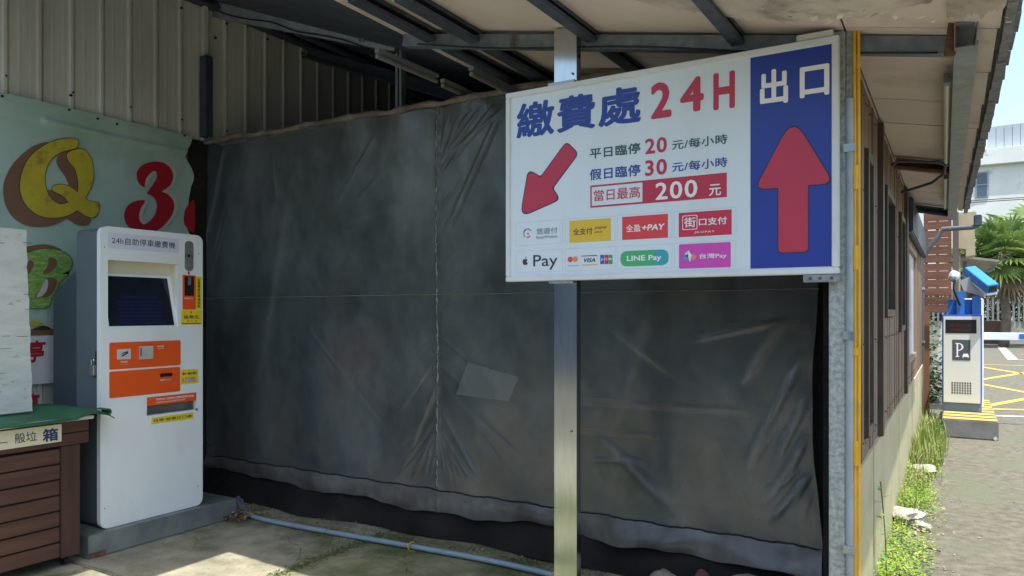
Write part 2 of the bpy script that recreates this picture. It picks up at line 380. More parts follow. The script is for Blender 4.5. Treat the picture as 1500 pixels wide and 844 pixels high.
# shingled eave edge: short overlapping tabs
SH = mat('weathered_asphalt_shingle', (.13, .14, .17), (.22, .23, .26), rough=.9, scale=30, bump=.5, bscale=80, dirt=(.33, .33, .33), dscale=8, dlim=(.55, .8))
sh0 = None
for k in range(29):
    y = 2.3 + .205*k
    if sh0 is None:
        sh0 = MB().add([(x, yy, z) for (x, z) in ((-.05, .012), (.028, .004), (.028, -.008), (-.05, -.002)) for yy in (0, .2)],
                       [(0, 1, 3, 2), (2, 3, 5, 4), (4, 5, 7, 6), (6, 7, 1, 0), (0, 2, 4, 6), (7, 5, 3, 1)]).build('shingle', SH, roof)
        off = WL[sh0].copy(); sh0.location = Vector((.15+EX(y), y+.1, zc(.15)+off.z+.03)) - WL[roof]; WL[sh0] = Vector((.15+EX(y), y+.1, zc(.15)+off.z+.03))
    s_ = sh0 if k == 0 else piece(sh0, (.15+EX(y)+random.uniform(-.004, .004), y+.1, zc(.15)+off.z+.03), roof)
    s_.rotation_euler = (random.uniform(-.02, .02), random.uniform(-.05, .05), random.uniform(-.03, .03))
    MB().box(.140+EX(y)+random.uniform(0, .004), .172+EX(y)+random.uniform(-.002, .002), y+.001, y+.2035, zc(.15)-.015+random.uniform(-.006, .006), zc(.15)+.022).build('eave_flashing', SH, roof)

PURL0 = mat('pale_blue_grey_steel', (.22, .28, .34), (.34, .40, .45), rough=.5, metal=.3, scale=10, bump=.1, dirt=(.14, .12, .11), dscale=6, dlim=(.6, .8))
# beams --------------------------------------------------------
def beam(name, label, a, b, w_, h_, m, flip=1, chan=True, group='steel beams under the roof', up=(0, 0, 1)):
    mb = MB()
    if chan: mb.channel(a, b, w_, h_, up=up, flip=flip)
    else: mb.bar(a, b, w_, h_, up)
    o = mb.build(name, m); o['label'] = label; o['category'] = 'beam'; o['group'] = group
    return o
BY = 3.085
beam('roof_beam', 'long galvanised beam crossing over both sign posts', (-2.50, BY, 2.842), (0.0, BY, 2.352), .05, .062, STEEL_GREY, flip=-1)
beam('roof_beam', 'deep grey rafter sloping down from the left metal wall over the curtain', at(292, 10, Y=3.80)+Vector((.02, 0, 0)), at(584, 63, Y=3.80), .05, .13, PURL0, flip=-1)
beam('roof_hanger', 'short grey steel hanger dropping from the rafter end to the curtain top', at(587, 60, Y=3.82), at(587, 180, Y=3.82), .05, .05, STEEL_GREY, up=(1, 0, 0))
beam('roof_purlin', 'dark eave purlin along the top of the metal wall', (LX+.06, 3.2, 3.82), (LX+.06, 9.0, 3.82), .10, .12, STEEL_DARK)
def ceilpt(px, py, dz):                       # where a sight line meets the ceiling slope
    d = ray(px, py)
    lo, hi = .2, 14.0
    for _ in range(50):
        t = (lo+hi)/2; q = Vector((0, 0, CAMZ)) + d*t
        if q.z < zc(q.x)+dz: lo = t
        else: hi = t
    return q
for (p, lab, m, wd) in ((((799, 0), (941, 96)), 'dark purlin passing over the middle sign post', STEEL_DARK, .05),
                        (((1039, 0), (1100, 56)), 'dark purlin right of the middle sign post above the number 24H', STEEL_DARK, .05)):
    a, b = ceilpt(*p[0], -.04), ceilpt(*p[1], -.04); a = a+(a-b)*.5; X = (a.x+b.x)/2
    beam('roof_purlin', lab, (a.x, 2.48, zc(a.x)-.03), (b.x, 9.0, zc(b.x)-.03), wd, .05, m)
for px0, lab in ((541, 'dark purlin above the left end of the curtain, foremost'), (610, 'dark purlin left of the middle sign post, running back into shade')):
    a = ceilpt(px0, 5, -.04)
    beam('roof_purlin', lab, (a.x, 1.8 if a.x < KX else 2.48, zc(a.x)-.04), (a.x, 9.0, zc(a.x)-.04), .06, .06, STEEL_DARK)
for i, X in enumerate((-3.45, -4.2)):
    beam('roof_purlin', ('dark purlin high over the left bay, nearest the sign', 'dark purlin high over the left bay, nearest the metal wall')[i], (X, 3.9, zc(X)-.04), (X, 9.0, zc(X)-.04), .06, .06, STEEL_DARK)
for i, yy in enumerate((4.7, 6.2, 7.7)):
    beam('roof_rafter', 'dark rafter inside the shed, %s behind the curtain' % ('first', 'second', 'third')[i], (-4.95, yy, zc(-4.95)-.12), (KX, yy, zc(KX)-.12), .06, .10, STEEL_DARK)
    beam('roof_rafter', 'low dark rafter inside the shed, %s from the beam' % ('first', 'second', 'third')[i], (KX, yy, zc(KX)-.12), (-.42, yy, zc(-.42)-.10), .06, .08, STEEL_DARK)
TUBE = mat('pale_lamp_batten', (.17, .18, .19), rough=.5)
for i, (p, q) in enumerate((((690, 100), (762, 137)), ((552, 74), (640, 112)), ((648, 118), (700, 142)))):
    a, b = ceilpt(*p, -.16), ceilpt(*q, -.16)
    r = thing('lamp_batten', ('unlit lamp batten under the roof just left of the sign', 'unlit lamp batten beside the rafter end', 'unlit lamp batten low over the curtain top')[i], 'lamp', a, 'unlit lamp battens in the shed')
    MB().bar(a, b, .03, .022).build('batten_body', TUBE, r); MB().tube([a+Vector((0, 0, -.03)), b+Vector((0, 0, -.03))], .012).build('lamp_tube', TUBE, r)
PURL = mat('blue_grey_purlin', (.16, .19, .22), (.24, .27, .29), rough=.5, metal=.4, scale=10, bump=.1, dirt=(.12, .09, .07), dscale=6, dlim=(.62, .8))
# loose wiring
ra, rb = at(292, 10, Y=3.77)+Vector((.1, 0, 0)), at(584, 70, Y=3.77)
wr = thing('roof_wiring', 'thin dark cable sagging along the left rafter with a pale clip', 'cable', ra)
MB().tube(smoothline([ra.lerp(rb, f)+Vector((0, 0, -.02-.03*abs(math.sin(f*9)))) for f in [i/8 for i in range(9)]]), .005, 6).build('cable', BLACK, wr, smooth='all')
cl_ = at(533, 55, Y=3.75); MB().box(cl_.x-.025, cl_.x+.02, cl_.y-.02, cl_.y, cl_.z-.03, cl_.z+.05).build('pale_clip', TUBE, wr, bevel=.004)
MB().tube(smoothline([cl_+Vector((.01, -.02, .05)), cl_+Vector((.04, -.03, .0)), cl_+Vector((.0, -.03, -.04)), cl_+Vector((-.04, -.02, .01))]), .004, 6).build('wire_loop', TUBE, wr, smooth='all')
MB().tube(smoothline([Vector((-2.4, BY-.03, 2.80)), Vector((-1.9, BY-.035, 2.685)), Vector((-1.2, BY-.03, 2.565)), Vector((-.6, BY-.035, 2.43)), Vector((-.05, BY-.03, 2.33))]), .004, 6).build('cable', BLACK, wr, smooth='all')
# outer purlin under the eave
ZP = zc(.03) - .045
beam('eave_purlin', 'long galvanised purlin under the right eave', (.036, 2.92, ZP), (-.015, 8.32, ZP), .07, .085, PURL)
for i, yy in enumerate((5.62, 8.1)):
    beam('eave_rafter', ('brown crosswise eave rafter nearest the corner post', 'dark crosswise eave rafter in the middle of the eave', 'crosswise eave rafter at the far end by the slatted screen')[i], (-.34, yy, zc(-.34)-.05), (-.03 if yy > 6 else -.012, yy, zc(0)-.05), .06, .07, (RUST, STEEL_DARK, STEEL_GREY)[i], group='rafters under the right eave')
for i, (y0, y1) in enumerate(((3.45, 5.35), (5.9, 7.6))):
    r = thing('conduit_tube', 'pale tube lamp along the eave purlin, %s' % ('nearest the corner post' if i == 0 else 'beyond the brown rafter'), 'lamp', (-.015, y0, ZP), 'tube lamps along the eave purlin')
    MB().tube([(-.018-.01*(y0-3), y0, ZP-.005), (-.018-.01*(y1-3), y1, ZP-.005)], .013, 10).build('lamp_tube', mat('pale_tube', (.60, .60, .56), rough=.4), r)
    for ye in (y0-.03, y1-.02): MB().box(-.03-.01*(ye-3), -.006-.01*(ye-3), ye, ye+.05, ZP-.02, ZP+.02).build('end_cap', STEEL_GREY, r)
o = MB().tube([(-.34, 5.3, 2.34), (-.30, 5.28, 2.36), (-.08, 5.28, 2.33), (-.045, 5.3, 2.31), (-.05, 5.34, 2.27), (-.12, 5.5, 2.24), (-.3, 5.56, 2.20)], .009, 8).build('bent_rod', STEEL_DARK, smooth=True)
o['label'] = 'thin bent dark rod looped under the eave by the brown rafter'; o['category'] = 'rod'
# rusty gusset and torn front edge
o = MB().obox((-.03, 2.93, 2.28), (.035, .02, 0), (0, .012, 0), (.02, 0, .16)).build('gusset_plate', RUST, bevel=.002)
o['label'] = 'rusty red gusset plate at the eave corner where beam and purlin meet'; o['category'] = 'bracket'
rt = thing('torn_ceiling_sheet', 'sagging stained ceiling sheet with a torn ragged front edge above the sign', 'ceiling sheet', (-.6, 2.6, 2.4))
from mathutils import noise
def torn(x0, x1, nx, depth, sag, seed, m, name, y0=YF, pick=None):
    mb = MB(); nv = 10
    def fn(u, v):
        x = x0 + (x1-x0)*u
        d = depth(u) * (1 + .12*noise.noise(Vector((u*9, seed, 0))) + .06*noise.noise(Vector((u*37, seed, 2))))
        y = y0 + d*v
        z = zc(x) - .012 - sag*math.sin(min(1, v*1.0)*math.pi*.55)*math.sin(u*math.pi)**.6 + .006*noise.noise(Vector((x*7, y*9, seed)))
        return (x, y, z)
    mb.grid(fn, nx, nv)
    vs = mb.v[:]; k = len(vs); fs = mb.f[:]
    mb.v += [(a, b, c+.004) for (a, b, c) in vs]; mb.f += [[i+k for i in f][::-1] for f in fs]
    return mb.build(name, m, rt, smooth='all')
torn(-1.05, -.02, 120, lambda u: .33+.22*math.sin(u*math.pi)**.5, .020, 3.3, CEIL_TORN, 'sagging_sheet')
torn(-.02, .14, 50, lambda u: .47+.10*(1-u), .012, 9.1, CEIL_TORN, 'torn_edge_sheet')
fk = MB()
rn = random.Random(5)
for i in range(26):
    px = rn.uniform(1110, 1480); py = 14 + (px-1110)*.02 + rn.uniform(-3, 12)
    q = ceilpt(px, py, -.05)
    s = rn.uniform(.006, .022); a = rn.uniform(0, 6.28)
    c1 = Vector((math.cos(a), math.sin(a), rn.uniform(-.6, .2)))*s*1.6; c2 = Vector((-math.sin(a), math.cos(a), rn.uniform(-.8, .1)))*s
    fk.add([q, q+c1*.5+c2*.2, q+c1+c2*.1, q+c1*.8+c2*.9, q+c2], [(0, 1, 2, 3, 4)])
fk.build('peeling_flakes', mat('peeling_white_paint', (.70, .67, .60), (.5, .45, .38), rough=.8, scale=30), rt, kind='stuff')

# ---------------------------------------------------------------- black tarpaulin and plastic curtain
CY = 3.70
TARP = mat('black_tarpaulin', (.010, .010, .010), (.024, .021, .018), rough=.85, spec=.2, scale=3, bump=.6, bscale=6, dirt=(.07, .06, .05), dscale=2.5, dlim=(.55, .8))
tx0, tx1 = -4.98, -.44
def wv(x, z, s): return noise.noise(Vector((x*1.3, z*.8, s)))*.02 + noise.noise(Vector((x*5, z*2, s)))*.007
tp = MB().grid(lambda u, v: (tx0+(tx1-tx0)*u, CY+.075+wv(tx0+(tx1-tx0)*u, v*2.6, 4.2) - 1.35*max(0, .11-v)*(.75+.25*math.sin(u*9)+.2*math.sin(u*31)), .008+v*2.69 if v > 0 else .006+.006*math.sin(u*30)), 180, 70)
o = tp.build('black_tarpaulin', TARP, smooth='all'); o['label'] = 'black tarpaulin hanging to the floor behind the plastic curtain'; o['category'] = 'tarpaulin'

RIDG = []
def ridge(p, q, amp, wd):
    a, b = at(*p, Y=CY), at(*q, Y=CY); RIDG.append((a.x, a.z, b.x, b.z, amp, wd))
rr = random.Random(3)
for (tx, ty) in ((655, 172), (672, 170), (690, 165), (705, 160), (722, 158), (738, 160), (640, 175)):
    ridge((641, 245+rr.uniform(-10, 25)), (tx, ty), rr.uniform(.004, .008), rr.uniform(.006, .011))
for i in range(13):
    y = 480+rr.uniform(0, 180); L = rr.uniform(15, 60); sg = rr.choice((-1, -1, 1))
    ridge((641, y), (641+sg*L, y+L*rr.uniform(.8, 1.7)), rr.uniform(.003, .006), .006)
for i in range(10):
    x = 600+10*i; ridge((641+(x-641)*.2, 625+rr.uniform(0, 20)), (x, 700+rr.uniform(-8, 12)), rr.uniform(.003, .006), .006)
for i in range(7):
    ridge((641, 235+38*i), (641+rr.uniform(15, 45), 215+38*i-rr.uniform(5, 30)), .003, .006)
for (p, q) in (((355, 205), (305, 400)), ((330, 215), (302, 300)), ((362, 215), (300, 440)), ((555, 190), (490, 310)), ((562, 250), (520, 300)), ((570, 178), (574, 200)), ((398, 210), (408, 300)),
               ((1190, 560), (1100, 690)), ((1195, 590), (1130, 700)), ((1175, 540), (1095, 680)), ((1192, 640), (1150, 720)), ((1195, 690), (1160, 745)), ((1190, 720), (1170, 770)), ((1175, 690), (1140, 715)),
               ((670, 585), (760, 670)), ((740, 690), (700, 630)), ((860, 674), (950, 677)), ((905, 592), (1100, 602)), ((915, 636), (965, 640)), ((700, 690), (670, 640)), ((690, 700), (655, 650)), ((720, 715), (700, 660)),
               ((1010, 500), (1150, 470)), ((880, 470), (1000, 560)), ((420, 330), (520, 520)), ((500, 330), (590, 300)), ((450, 480), (560, 620))):
    ridge(p, q, rr.uniform(.002, .006), rr.uniform(.006, .014))
for (p, q, am, wd) in (((1188, 520), (1095, 690), .011, .026), ((1192, 575), (1140, 680), .009, .022), ((1190, 640), (1120, 740), .009, .026), ((1150, 470), (1090, 560), .010, .02), ((1185, 700), (1130, 760), .012, .016),
                       ((330, 215), (300, 360), .012, .02), ((735, 160), (660, 330), .010, .018), ((600, 660), (641, 560), .009, .014), ((700, 700), (645, 600), .009, .014), ((880, 640), (980, 740), .008, .03), ((430, 250), (380, 560), .006, .04), ((960, 440), (900, 640), .006, .04)):
    ridge(p, q, am, wd)
cx0 = at(299, 450, Y=CY).x; cx1 = at(1200, 600, Y=CY).x
zt, zb = 2.66, .30
def ctop(x): return 2.70 - .03*(x-cx0)/(cx1-cx0) + .004*math.sin(x*5) + .014*noise.noise(Vector((x*4, 0, 0)))
NU, NV = 460, 250
def curtain_y(x, z):
    y = CY + noise.noise(Vector((x*.9, z*.6, 1)))*.018 + noise.noise(Vector((x*2.6, z*1.4, 5)))*.010 + noise.noise(Vector((x*7+z*4, z*3, 9)))*.003
    for (ax, az, bx, bz, amp, wd) in RIDG:
        if min(ax, bx)-.05 < x < max(ax, bx)+.05 and min(az, bz)-.05 < z < max(az, bz)+.05:
            dx, dz = bx-ax, bz-az; L = dx*dx+dz*dz; t_ = ((x-ax)*dx+(z-az)*dz)/L
            if -.1 < t_ < 1.1:
                d = abs((x-ax)*dz-(z-az)*dx)/math.sqrt(L); fade = max(0, min(1, (1.1-abs(2*t_-1))*2))
                y -= amp*fade*math.exp(-(d/wd)**2)
    y += .022*math.exp(-abs(z-.3)/.35)*noise.noise(Vector((x*3.1, z*.8, 11))) + .006*math.sin(x*11+2*noise.noise(Vector((x, z, 3))))*math.exp(-(2.7-z)/.5)
    sx = at(641, 400, Y=CY).x                # gathered vertical seam
    y -= .010*math.exp(-((x-sx-.003*math.sin(z*70))/.008)**2)
    return y
rows = []
crv = []
cm = MB()
for j in range(NV+1):
    for i in range(NU+1):
        x = cx0+(cx1-cx0)*i/NU; zz = zb+.004*math.sin(x*26) + (ctop(x)-zb)*j/NV
        wE = max(0, (i/NU-.86)/.14)**2; xe = x + wE*(.012*noise.noise(Vector((zz*3, 3, 3))) - .030*math.exp(-((zz-.95)/.42)**2) + .02*math.exp(-((zz-.3)/.12)**2))
        y = curtain_y(x, zz); cm.v.append((xe, y, zz))
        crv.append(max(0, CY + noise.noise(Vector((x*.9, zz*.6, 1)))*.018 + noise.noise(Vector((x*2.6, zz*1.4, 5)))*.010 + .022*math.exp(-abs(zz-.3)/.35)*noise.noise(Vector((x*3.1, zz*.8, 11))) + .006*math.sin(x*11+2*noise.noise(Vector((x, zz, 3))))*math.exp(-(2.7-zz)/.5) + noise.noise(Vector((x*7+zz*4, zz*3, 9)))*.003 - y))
cm.f = [(j*(NU+1)+i, j*(NU+1)+i+1, (j+1)*(NU+1)+i+1, (j+1)*(NU+1)+i) for j in range(NV) for i in range(NU)]
# clear PVC: glossy, milky, see-through
pv = bpy.data.materials.new('clear_dusty_pvc'); pv.use_nodes = True; N = pv.node_tree.nodes; L = pv.node_tree.links; P = N['Principled BSDF']
geo = N.new('ShaderNodeNewGeometry'); mp = N.new('ShaderNodeMapping'); mp.inputs['Scale'].default_value = (1, 1, .7); L.new(geo.outputs['Position'], mp.inputs[0])
ns = N.new('ShaderNodeTexNoise'); ns.inputs['Scale'].default_value = 1.7; ns.inputs['Detail'].default_value = 14; ns.inputs['Roughness'].default_value = .70; L.new(mp.outputs[0], ns.inputs['Vector'])
rp = N.new('ShaderNodeValToRGB'); rp.color_ramp.elements[0].position = .2; rp.color_ramp.elements[1].position = .72
rp.color_ramp.elements[0].color = (.042, .062, .072, 1); rp.color_ramp.elements[1].color = (.150, .172, .185, 1); L.new(ns.outputs[0], rp.inputs[0])
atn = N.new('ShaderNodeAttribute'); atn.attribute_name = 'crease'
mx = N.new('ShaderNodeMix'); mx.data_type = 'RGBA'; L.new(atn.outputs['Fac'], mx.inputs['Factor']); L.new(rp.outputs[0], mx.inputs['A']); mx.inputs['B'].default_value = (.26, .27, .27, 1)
sxz = N.new('ShaderNodeSeparateXYZ'); L.new(geo.outputs['Position'], sxz.inputs[0])
zr_ = N.new('ShaderNodeMapRange'); zr_.inputs['From Min'].default_value = 1.15; zr_.inputs['From Max'].default_value = .25; L.new(sxz.outputs['Z'], zr_.inputs['Value'])
nd = N.new('ShaderNodeTexNoise'); nd.inputs['Scale'].default_value = 3.5; nd.inputs['Detail'].default_value = 10; nd.inputs['Roughness'].default_value = .7; L.new(mp.outputs[0], nd.inputs['Vector'])
nr = N.new('ShaderNodeMapRange'); nr.inputs['From Min'].default_value = .42; nr.inputs['From Max'].default_value = .68; L.new(nd.outputs[0], nr.inputs['Value'])
ml = N.new('ShaderNodeMath'); ml.operation = 'MULTIPLY'; L.new(zr_.outputs[0], ml.inputs[0]); L.new(nr.outputs[0], ml.inputs[1])
mx2 = N.new('ShaderNodeMix'); mx2.data_type = 'RGBA'; L.new(ml.outputs[0], mx2.inputs['Factor']); L.new(mx.outputs['Result'], mx2.inputs['A']); mx2.inputs['B'].default_value = (.17, .145, .115, 1)
L.new(mx2.outputs['Result'], P.inputs['Base Color'])
ar = N.new('ShaderNodeMapRange'); ar.inputs['From Min'].default_value = .3; ar.inputs['From Max'].default_value = .7; ar.inputs['To Min'].default_value = .42; ar.inputs['To Max'].default_value = .82
L.new(ns.outputs[0], ar.inputs['Value']); L.new(ar.outputs[0], P.inputs['Alpha'])
P.inputs['Roughness'].default_value = .24; P.inputs['Specular IOR Level'].default_value = .95
n2 = N.new('ShaderNodeTexNoise'); n2.inputs['Scale'].default_value = 18; n2.inputs['Detail'].default_value = 12; L.new(mp.outputs[0], n2.inputs['Vector'])
bp = N.new('ShaderNodeBump'); bp.inputs['Strength'].default_value = .22; bp.inputs['Distance'].default_value = .01; L.new(n2.outputs[0], bp.inputs['Height']); L.new(bp.outputs[0], P.inputs['Normal'])
cur = thing('plastic_curtain', 'large dusty clear plastic curtain with a stitched seam and loose bottom hem', 'curtain', ((cx0+cx1)/2, CY, .2))
sheet = cm.build('plastic_sheet', pv, cur, smooth='all')
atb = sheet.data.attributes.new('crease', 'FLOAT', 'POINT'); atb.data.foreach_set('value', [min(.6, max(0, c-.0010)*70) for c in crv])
# hem
HEM = mat('milky_pvc_hem', (.075, .072, .066), (.15, .148, .145), rough=.26, scale=4, dirt=(.08, .07, .05), dscale=3, alpha=.92, bump=.2, bscale=12)
def hz(x):
    u = (x-cx0)/(cx1-cx0)
    return .10 + .03*math.sin(u*2.2+.6) + .04*noise.noise(Vector((x*2.2, 7, 0))) + (.02*(u-.8)/.2 if u > .8 else 0) - (.03 if u < .35 else 0)*(1-u/.35)
hm = MB()
def hfn(u, v):
    x = cx0-.0+(cx1-cx0+.015)*u; z0 = zb+.004*math.sin(x*26)
    return (x + .008*v*math.sin(x*9), curtain_y(min(x, cx1), zb)-.004-.012*math.sin(v*math.pi*.8)-(.03+.08*max(0, u-.6))*v*noise.noise(Vector((x*3.0, v*.8, 2)))-.005*noise.noise(Vector((x*13, v*.9, 6)))-.07*max(0, u-.75)*4*v, z0 - hz(x)*v)
hm.grid(hfn, 420, 16); hm.build('hem_flap', HEM, cur, smooth='all')
sm = MB(); pts = [(cx0+(cx1-cx0)*i/400, curtain_y(cx0+(cx1-cx0)*i/400, zb)-.006, zb+.004*math.sin((cx0+(cx1-cx0)*i/400)*26)+.002*math.sin(i*1.1)) for i in range(401)]
sm.tube(pts, .0035, 5).build('hem_stitching', BLACK, cur)
sx = at(641, 400, Y=CY).x
st = MB().tube([(sx+.003*math.sin(z_*.02*70)+random.uniform(-.002, .002), curtain_y(sx, z_*.02)-.003, z_*.02) for z_ in range(16, 133)], [random.choice((.0012, .0035, .005)) for _ in range(117)], 5)
st.build('seam_stitching', mat('old_white_thread', (.55, .54, .50), (.08, .08, .08), rough=.8, scale=30, stretch=(1, 1, 3)), cur)
wl_ = MB().tube([(cx0+(cx1-cx0)*i/60, curtain_y(cx0+(cx1-cx0)*i/60, 1.51)-.004, 1.512+.001*math.sin(i)) for i in range(61)], .0022, 5)
wl_.build('welded_cross_seam', mat('yellowed_seam', (.20, .20, .14), rough=.6), cur)
ROLL = mat('tan_rolled_edge', (.10, .08, .065), (.24, .20, .16), rough=.8, scale=8, dirt=(.08, .06, .05), dscale=9, bump=.5, bscale=20)
rl = MB(); pts = [(cx0+(cx1-cx0)*i/120, CY-.012+.006*noise.noise(Vector((i*.4, 2, 2))), ctop(cx0+(cx1-cx0)*i/120)+.012+.008*noise.noise(Vector((i*.35, 1, 1)))) for i in range(121)]
rl.tube(pts, [.019+.014*noise.noise(Vector((i*.33, 5, 5))) for i in range(121)], 9).build('rolled_top_edge', ROLL, cur, smooth='all')
vr = [(cx0-.03+.02*math.sin(k*.6), CY-.02-.02*math.sin(k*.9), 2.70-k*.1) for k in range(24)]
MB().tube(vr, [.022+.008*math.sin(k*1.3) for k in range(24)], 9).build('rolled_side_edge', ROLL, cur, smooth='all')
# right side strip of net
net = MB().grid(lambda u, v: (cx1-.02+(.10)*u, CY+.03+.012*noise.noise(Vector((u*2, v*9, 0))), .01+2.5*v), 4, 60)
o = net.build('netting_strip', mat('black_net', (.008, .008, .009), (.014, .014, .014), rough=.95, spec=.1, scale=60), smooth='all'); o['label'] = 'narrow black netting strip between the curtain edge and the corner post'; o['category'] = 'netting'
# things seen dimly through the curtain; the card stands in for a blurred glow
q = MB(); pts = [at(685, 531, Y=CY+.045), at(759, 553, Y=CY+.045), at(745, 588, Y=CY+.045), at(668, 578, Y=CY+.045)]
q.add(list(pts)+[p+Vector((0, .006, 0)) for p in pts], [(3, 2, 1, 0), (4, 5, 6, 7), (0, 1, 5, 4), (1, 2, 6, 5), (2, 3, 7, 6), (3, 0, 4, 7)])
o = q.build('pale_glow_card', mat('pale_glow_card', (.50, .51, .50), (.30, .31, .31), rough=.7, scale=5)); o['label'] = 'pale rectangular card standing in for a blurred glow behind the plastic curtain'; o['category'] = 'card'
for (p, q_, hh_, lab) in (((822, 583), (1088, 604), .045, 'upper dim red brown batten showing through the curtain right of the sign post'), ((822, 634), (966, 641), .035, 'lower short dim red brown batten behind the curtain right of the sign post'), ((1060, 455), (1185, 482), .05, 'dim brown batten behind the upper right part of the curtain under the sign')):
    a = at(*p, Y=CY+.045); b_ = at(*q_, Y=CY+.045); o = MB().box(a.x, b_.x, CY+.038, CY+.050, b_.z-hh_/2, b_.z+hh_/2).build('batten', mat('dim_red_batten', (.13, .06, .045), (.06, .035, .03), rough=.8, scale=7)); o['label'] = lab; o['category'] = 'batten'
q = MB(); a = at(1045, 745, Y=CY+.05)
q.prism([(-.21, 0), (.18, .01), (.165, .05), (.02, .335), (-.02, .34), (-.19, .05)], (a.x, CY+.045, a.z), (1, 0, 0), (0, 0, 1), (0, .008, 0))
o = q.build('brown_triangle_board', mat('dim_brown_board', (.09, .065, .045), (.03, .025, .022), rough=.8, scale=8)); o['label'] = 'brown triangular board leaning behind the curtain near its right end'; o['category'] = 'board'

# ---------------------------------------------------------------- middle sign post and corner post
PY = 3.02
mp0, mp1 = at(812, 600, Y=PY).x, at(845, 600, Y=PY).x
post = thing('sign_post', 'shiny galvanised channel post holding the sign in the middle', 'post', ((mp0+mp1)/2, PY, 0))
pw = mp1-mp0
MB().channel(((mp0+mp1)/2, PY+.02, 0), ((mp0+mp1)/2, PY+.02, 2.70), .044, pw, t=.003, up=(1, 0, 0), flip=1).build('steel_channel', GALV_NEW, post, bevel=.0015)
MB().box(mp0-.03, mp1+.03, PY-.01, PY+.09, 0, .008).build('base_plate', GALV, post)
for (px, py) in ((839, 43), (839, 108), (837, 632), (832, 34)):
    MB().cyl(at(px, py, Y=PY-.003), .005, .006, 8, (0, -1, 0)).build('screw', STEEL_GREY, post)
cxp0, cxp1 = at(1214, 600, Y=PY).x, at(1238, 600, Y=PY).x
cp = thing('corner_post', 'spangled galvanised steel corner post behind the right end of the sign', 'post', ((cxp0+cxp1)/2, PY, 0))
MB().box(cxp0, cxp1, PY, PY+.08, 0, 2.46).build('steel_box_section', GALV_PATCH, cp, bevel=.003)
MB().box(cxp1+.001, at(1250, 600, Y=PY).x, PY+.018, PY+.07, 2.20, 2.46).build('top_plate', GALV_PATCH, cp, bevel=.002)
MB().box(cxp0-.03, cxp1+.03, PY-.01, PY+.11, -.004, .01).build('base_plate', GALV, cp)
a0 = at(1244, 600, Y=PY-.01).x
pp = thing('grey_drain_pipe', 'grey painted pipe strapped to the corner post beside the yellow pipes', 'pipe', (a0, PY, 0))
MB().tube([(a0, PY+.005, .0), (a0, PY+.005, 2.20)], .014, 14).build('pipe', mat('grey_pipe', (.34, .40, .45), (.26, .30, .33), rough=.4, scale=8, dirt=(.22, .10, .05), dscale=9, dlim=(.62, .7)), pp, smooth=True)
for z in (.5, 1.3, 2.0): MB().box(a0-.02, a0+.018, PY-.012, PY+.03, z, z+.03).build('pipe_clamp', GALV, pp)
YPM = mat('yellow_gas_pipe_paint', (.78, .42, .01), (.62, .33, .01), rough=.45, scale=12, dirt=(.25, .14, .03), dscale=14, dlim=(.63, .72))
y0 = at(1253.5, 600, Y=PY).x
yp = thing('yellow_pipe', 'yellow twin gas pipes running up the corner post', 'pipe', (y0, PY, 0))
for dx, r_ in ((-.005, .0062), (.009, .0055)):
    MB().tube([(y0+dx, PY+.01, -.01), (y0+dx+.002, PY+.01, 1.2), (y0+dx, PY+.01, 2.455)], r_, 12).build('pipe', YPM, yp, smooth=True)
for z in (.83, 1.24, 1.86, 1.56): MB().cyl((y0-.002, PY+.008, z), .0115, .09 if z != 1.24 else .03, 12).build('coupling', YPM, yp, smooth=True)

# ---------------------------------------------------------------- the big sign
SY_ = PY - .045
S = Surf((0, SY_, 0), (1, 0, 0), (0, 0, 1))
sx0, sx1, sz0, sz1 = at(742, 413, Y=SY_).x, at(1229, 400, Y=SY_).x, at(742, 413, Y=SY_).z, at(742, 138, Y=SY_).z
sg = thing('parking_payment_sign', 'large white and blue sign with a red arrow and 24H parking fees on two posts', 'sign', ((sx0+sx1)/2, SY_, sz0))
SB = mat('sign_white_face', (.66, .74, .81), (.69, .77, .84), rough=.34, scale=2, dirt=(.62, .66, .66), dscale=3, dlim=(.5, .85), stretch=(1.4, 1, .35))
FRM = mat('white_aluminium_frame', (.62, .65, .67), (.70, .72, .73), rough=.4, scale=9)
fwid = .024
MB().box(sx0+.01, sx1-.01, SY_, SY_+.03, sz0+.01, sz1-.01).build('sign_face', SB, sg)
q = MB()
q.box(sx0, sx1, SY_-.010, SY_+.035, sz1-fwid, sz1); q.box(sx0, sx1, SY_-.010, SY_+.035, sz0, sz0+fwid)
q.box(sx0, sx0+fwid, SY_-.0095, SY_+.034, sz0+fwid, sz1-fwid); q.box(sx1-fwid, sx1, SY_-.0095, SY_+.034, sz0+fwid, sz1-fwid)
q.build('sign_frame', FRM, sg, bevel=.003)
def c7(x, y): return (740+x/2.282, 50+y/2.282)
def sb(bl, tr): return S.box(c7(*bl), c7(*tr))
BLUE = mat('sign_blue', (.018, .045, .30), (.022, .05, .33), rough=.4, scale=2)
SRED = mat('sign_red', (.50, .030, .07), rough=.4)
SRED2 = mat('sign_red_arrow', (.47, .035, .075), (.50, .04, .085), rough=.4, scale=3)
SGRN = mat('sign_dark_green_ink', (.03, .10, .10), rough=.5); SBLU = mat('sign_blue_ink', (.02, .06, .32), rough=.5)
b = sb((820, 793), (1090, 40)); S.shape('blue_panel', rrect(b[0], sz0+fwid+.004, sx1-fwid-.001, sz1-fwid-.004), BLUE, sg)
L2 = .0022
S.text('繳費處', sb((38, 352), (455, 166)), SBLU, sg, bold=.028, spacing=1.06)
for ch, x0_, x1_ in (('2', (487, 286), (556, 155)), ('4', (585, 266), (664, 138)), ('H', (696, 256), (768, 121))): S.text(ch, sb(x0_, x1_), SRED, sg, bold=.032)
S.text('平日臨停', sb((283, 418), (452, 362)), SGRN, sg, bold=.018, spacing=1.05); S.text('20', sb((468, 403), (541, 342)), SRED, sg, bold=.024, spacing=1.12)
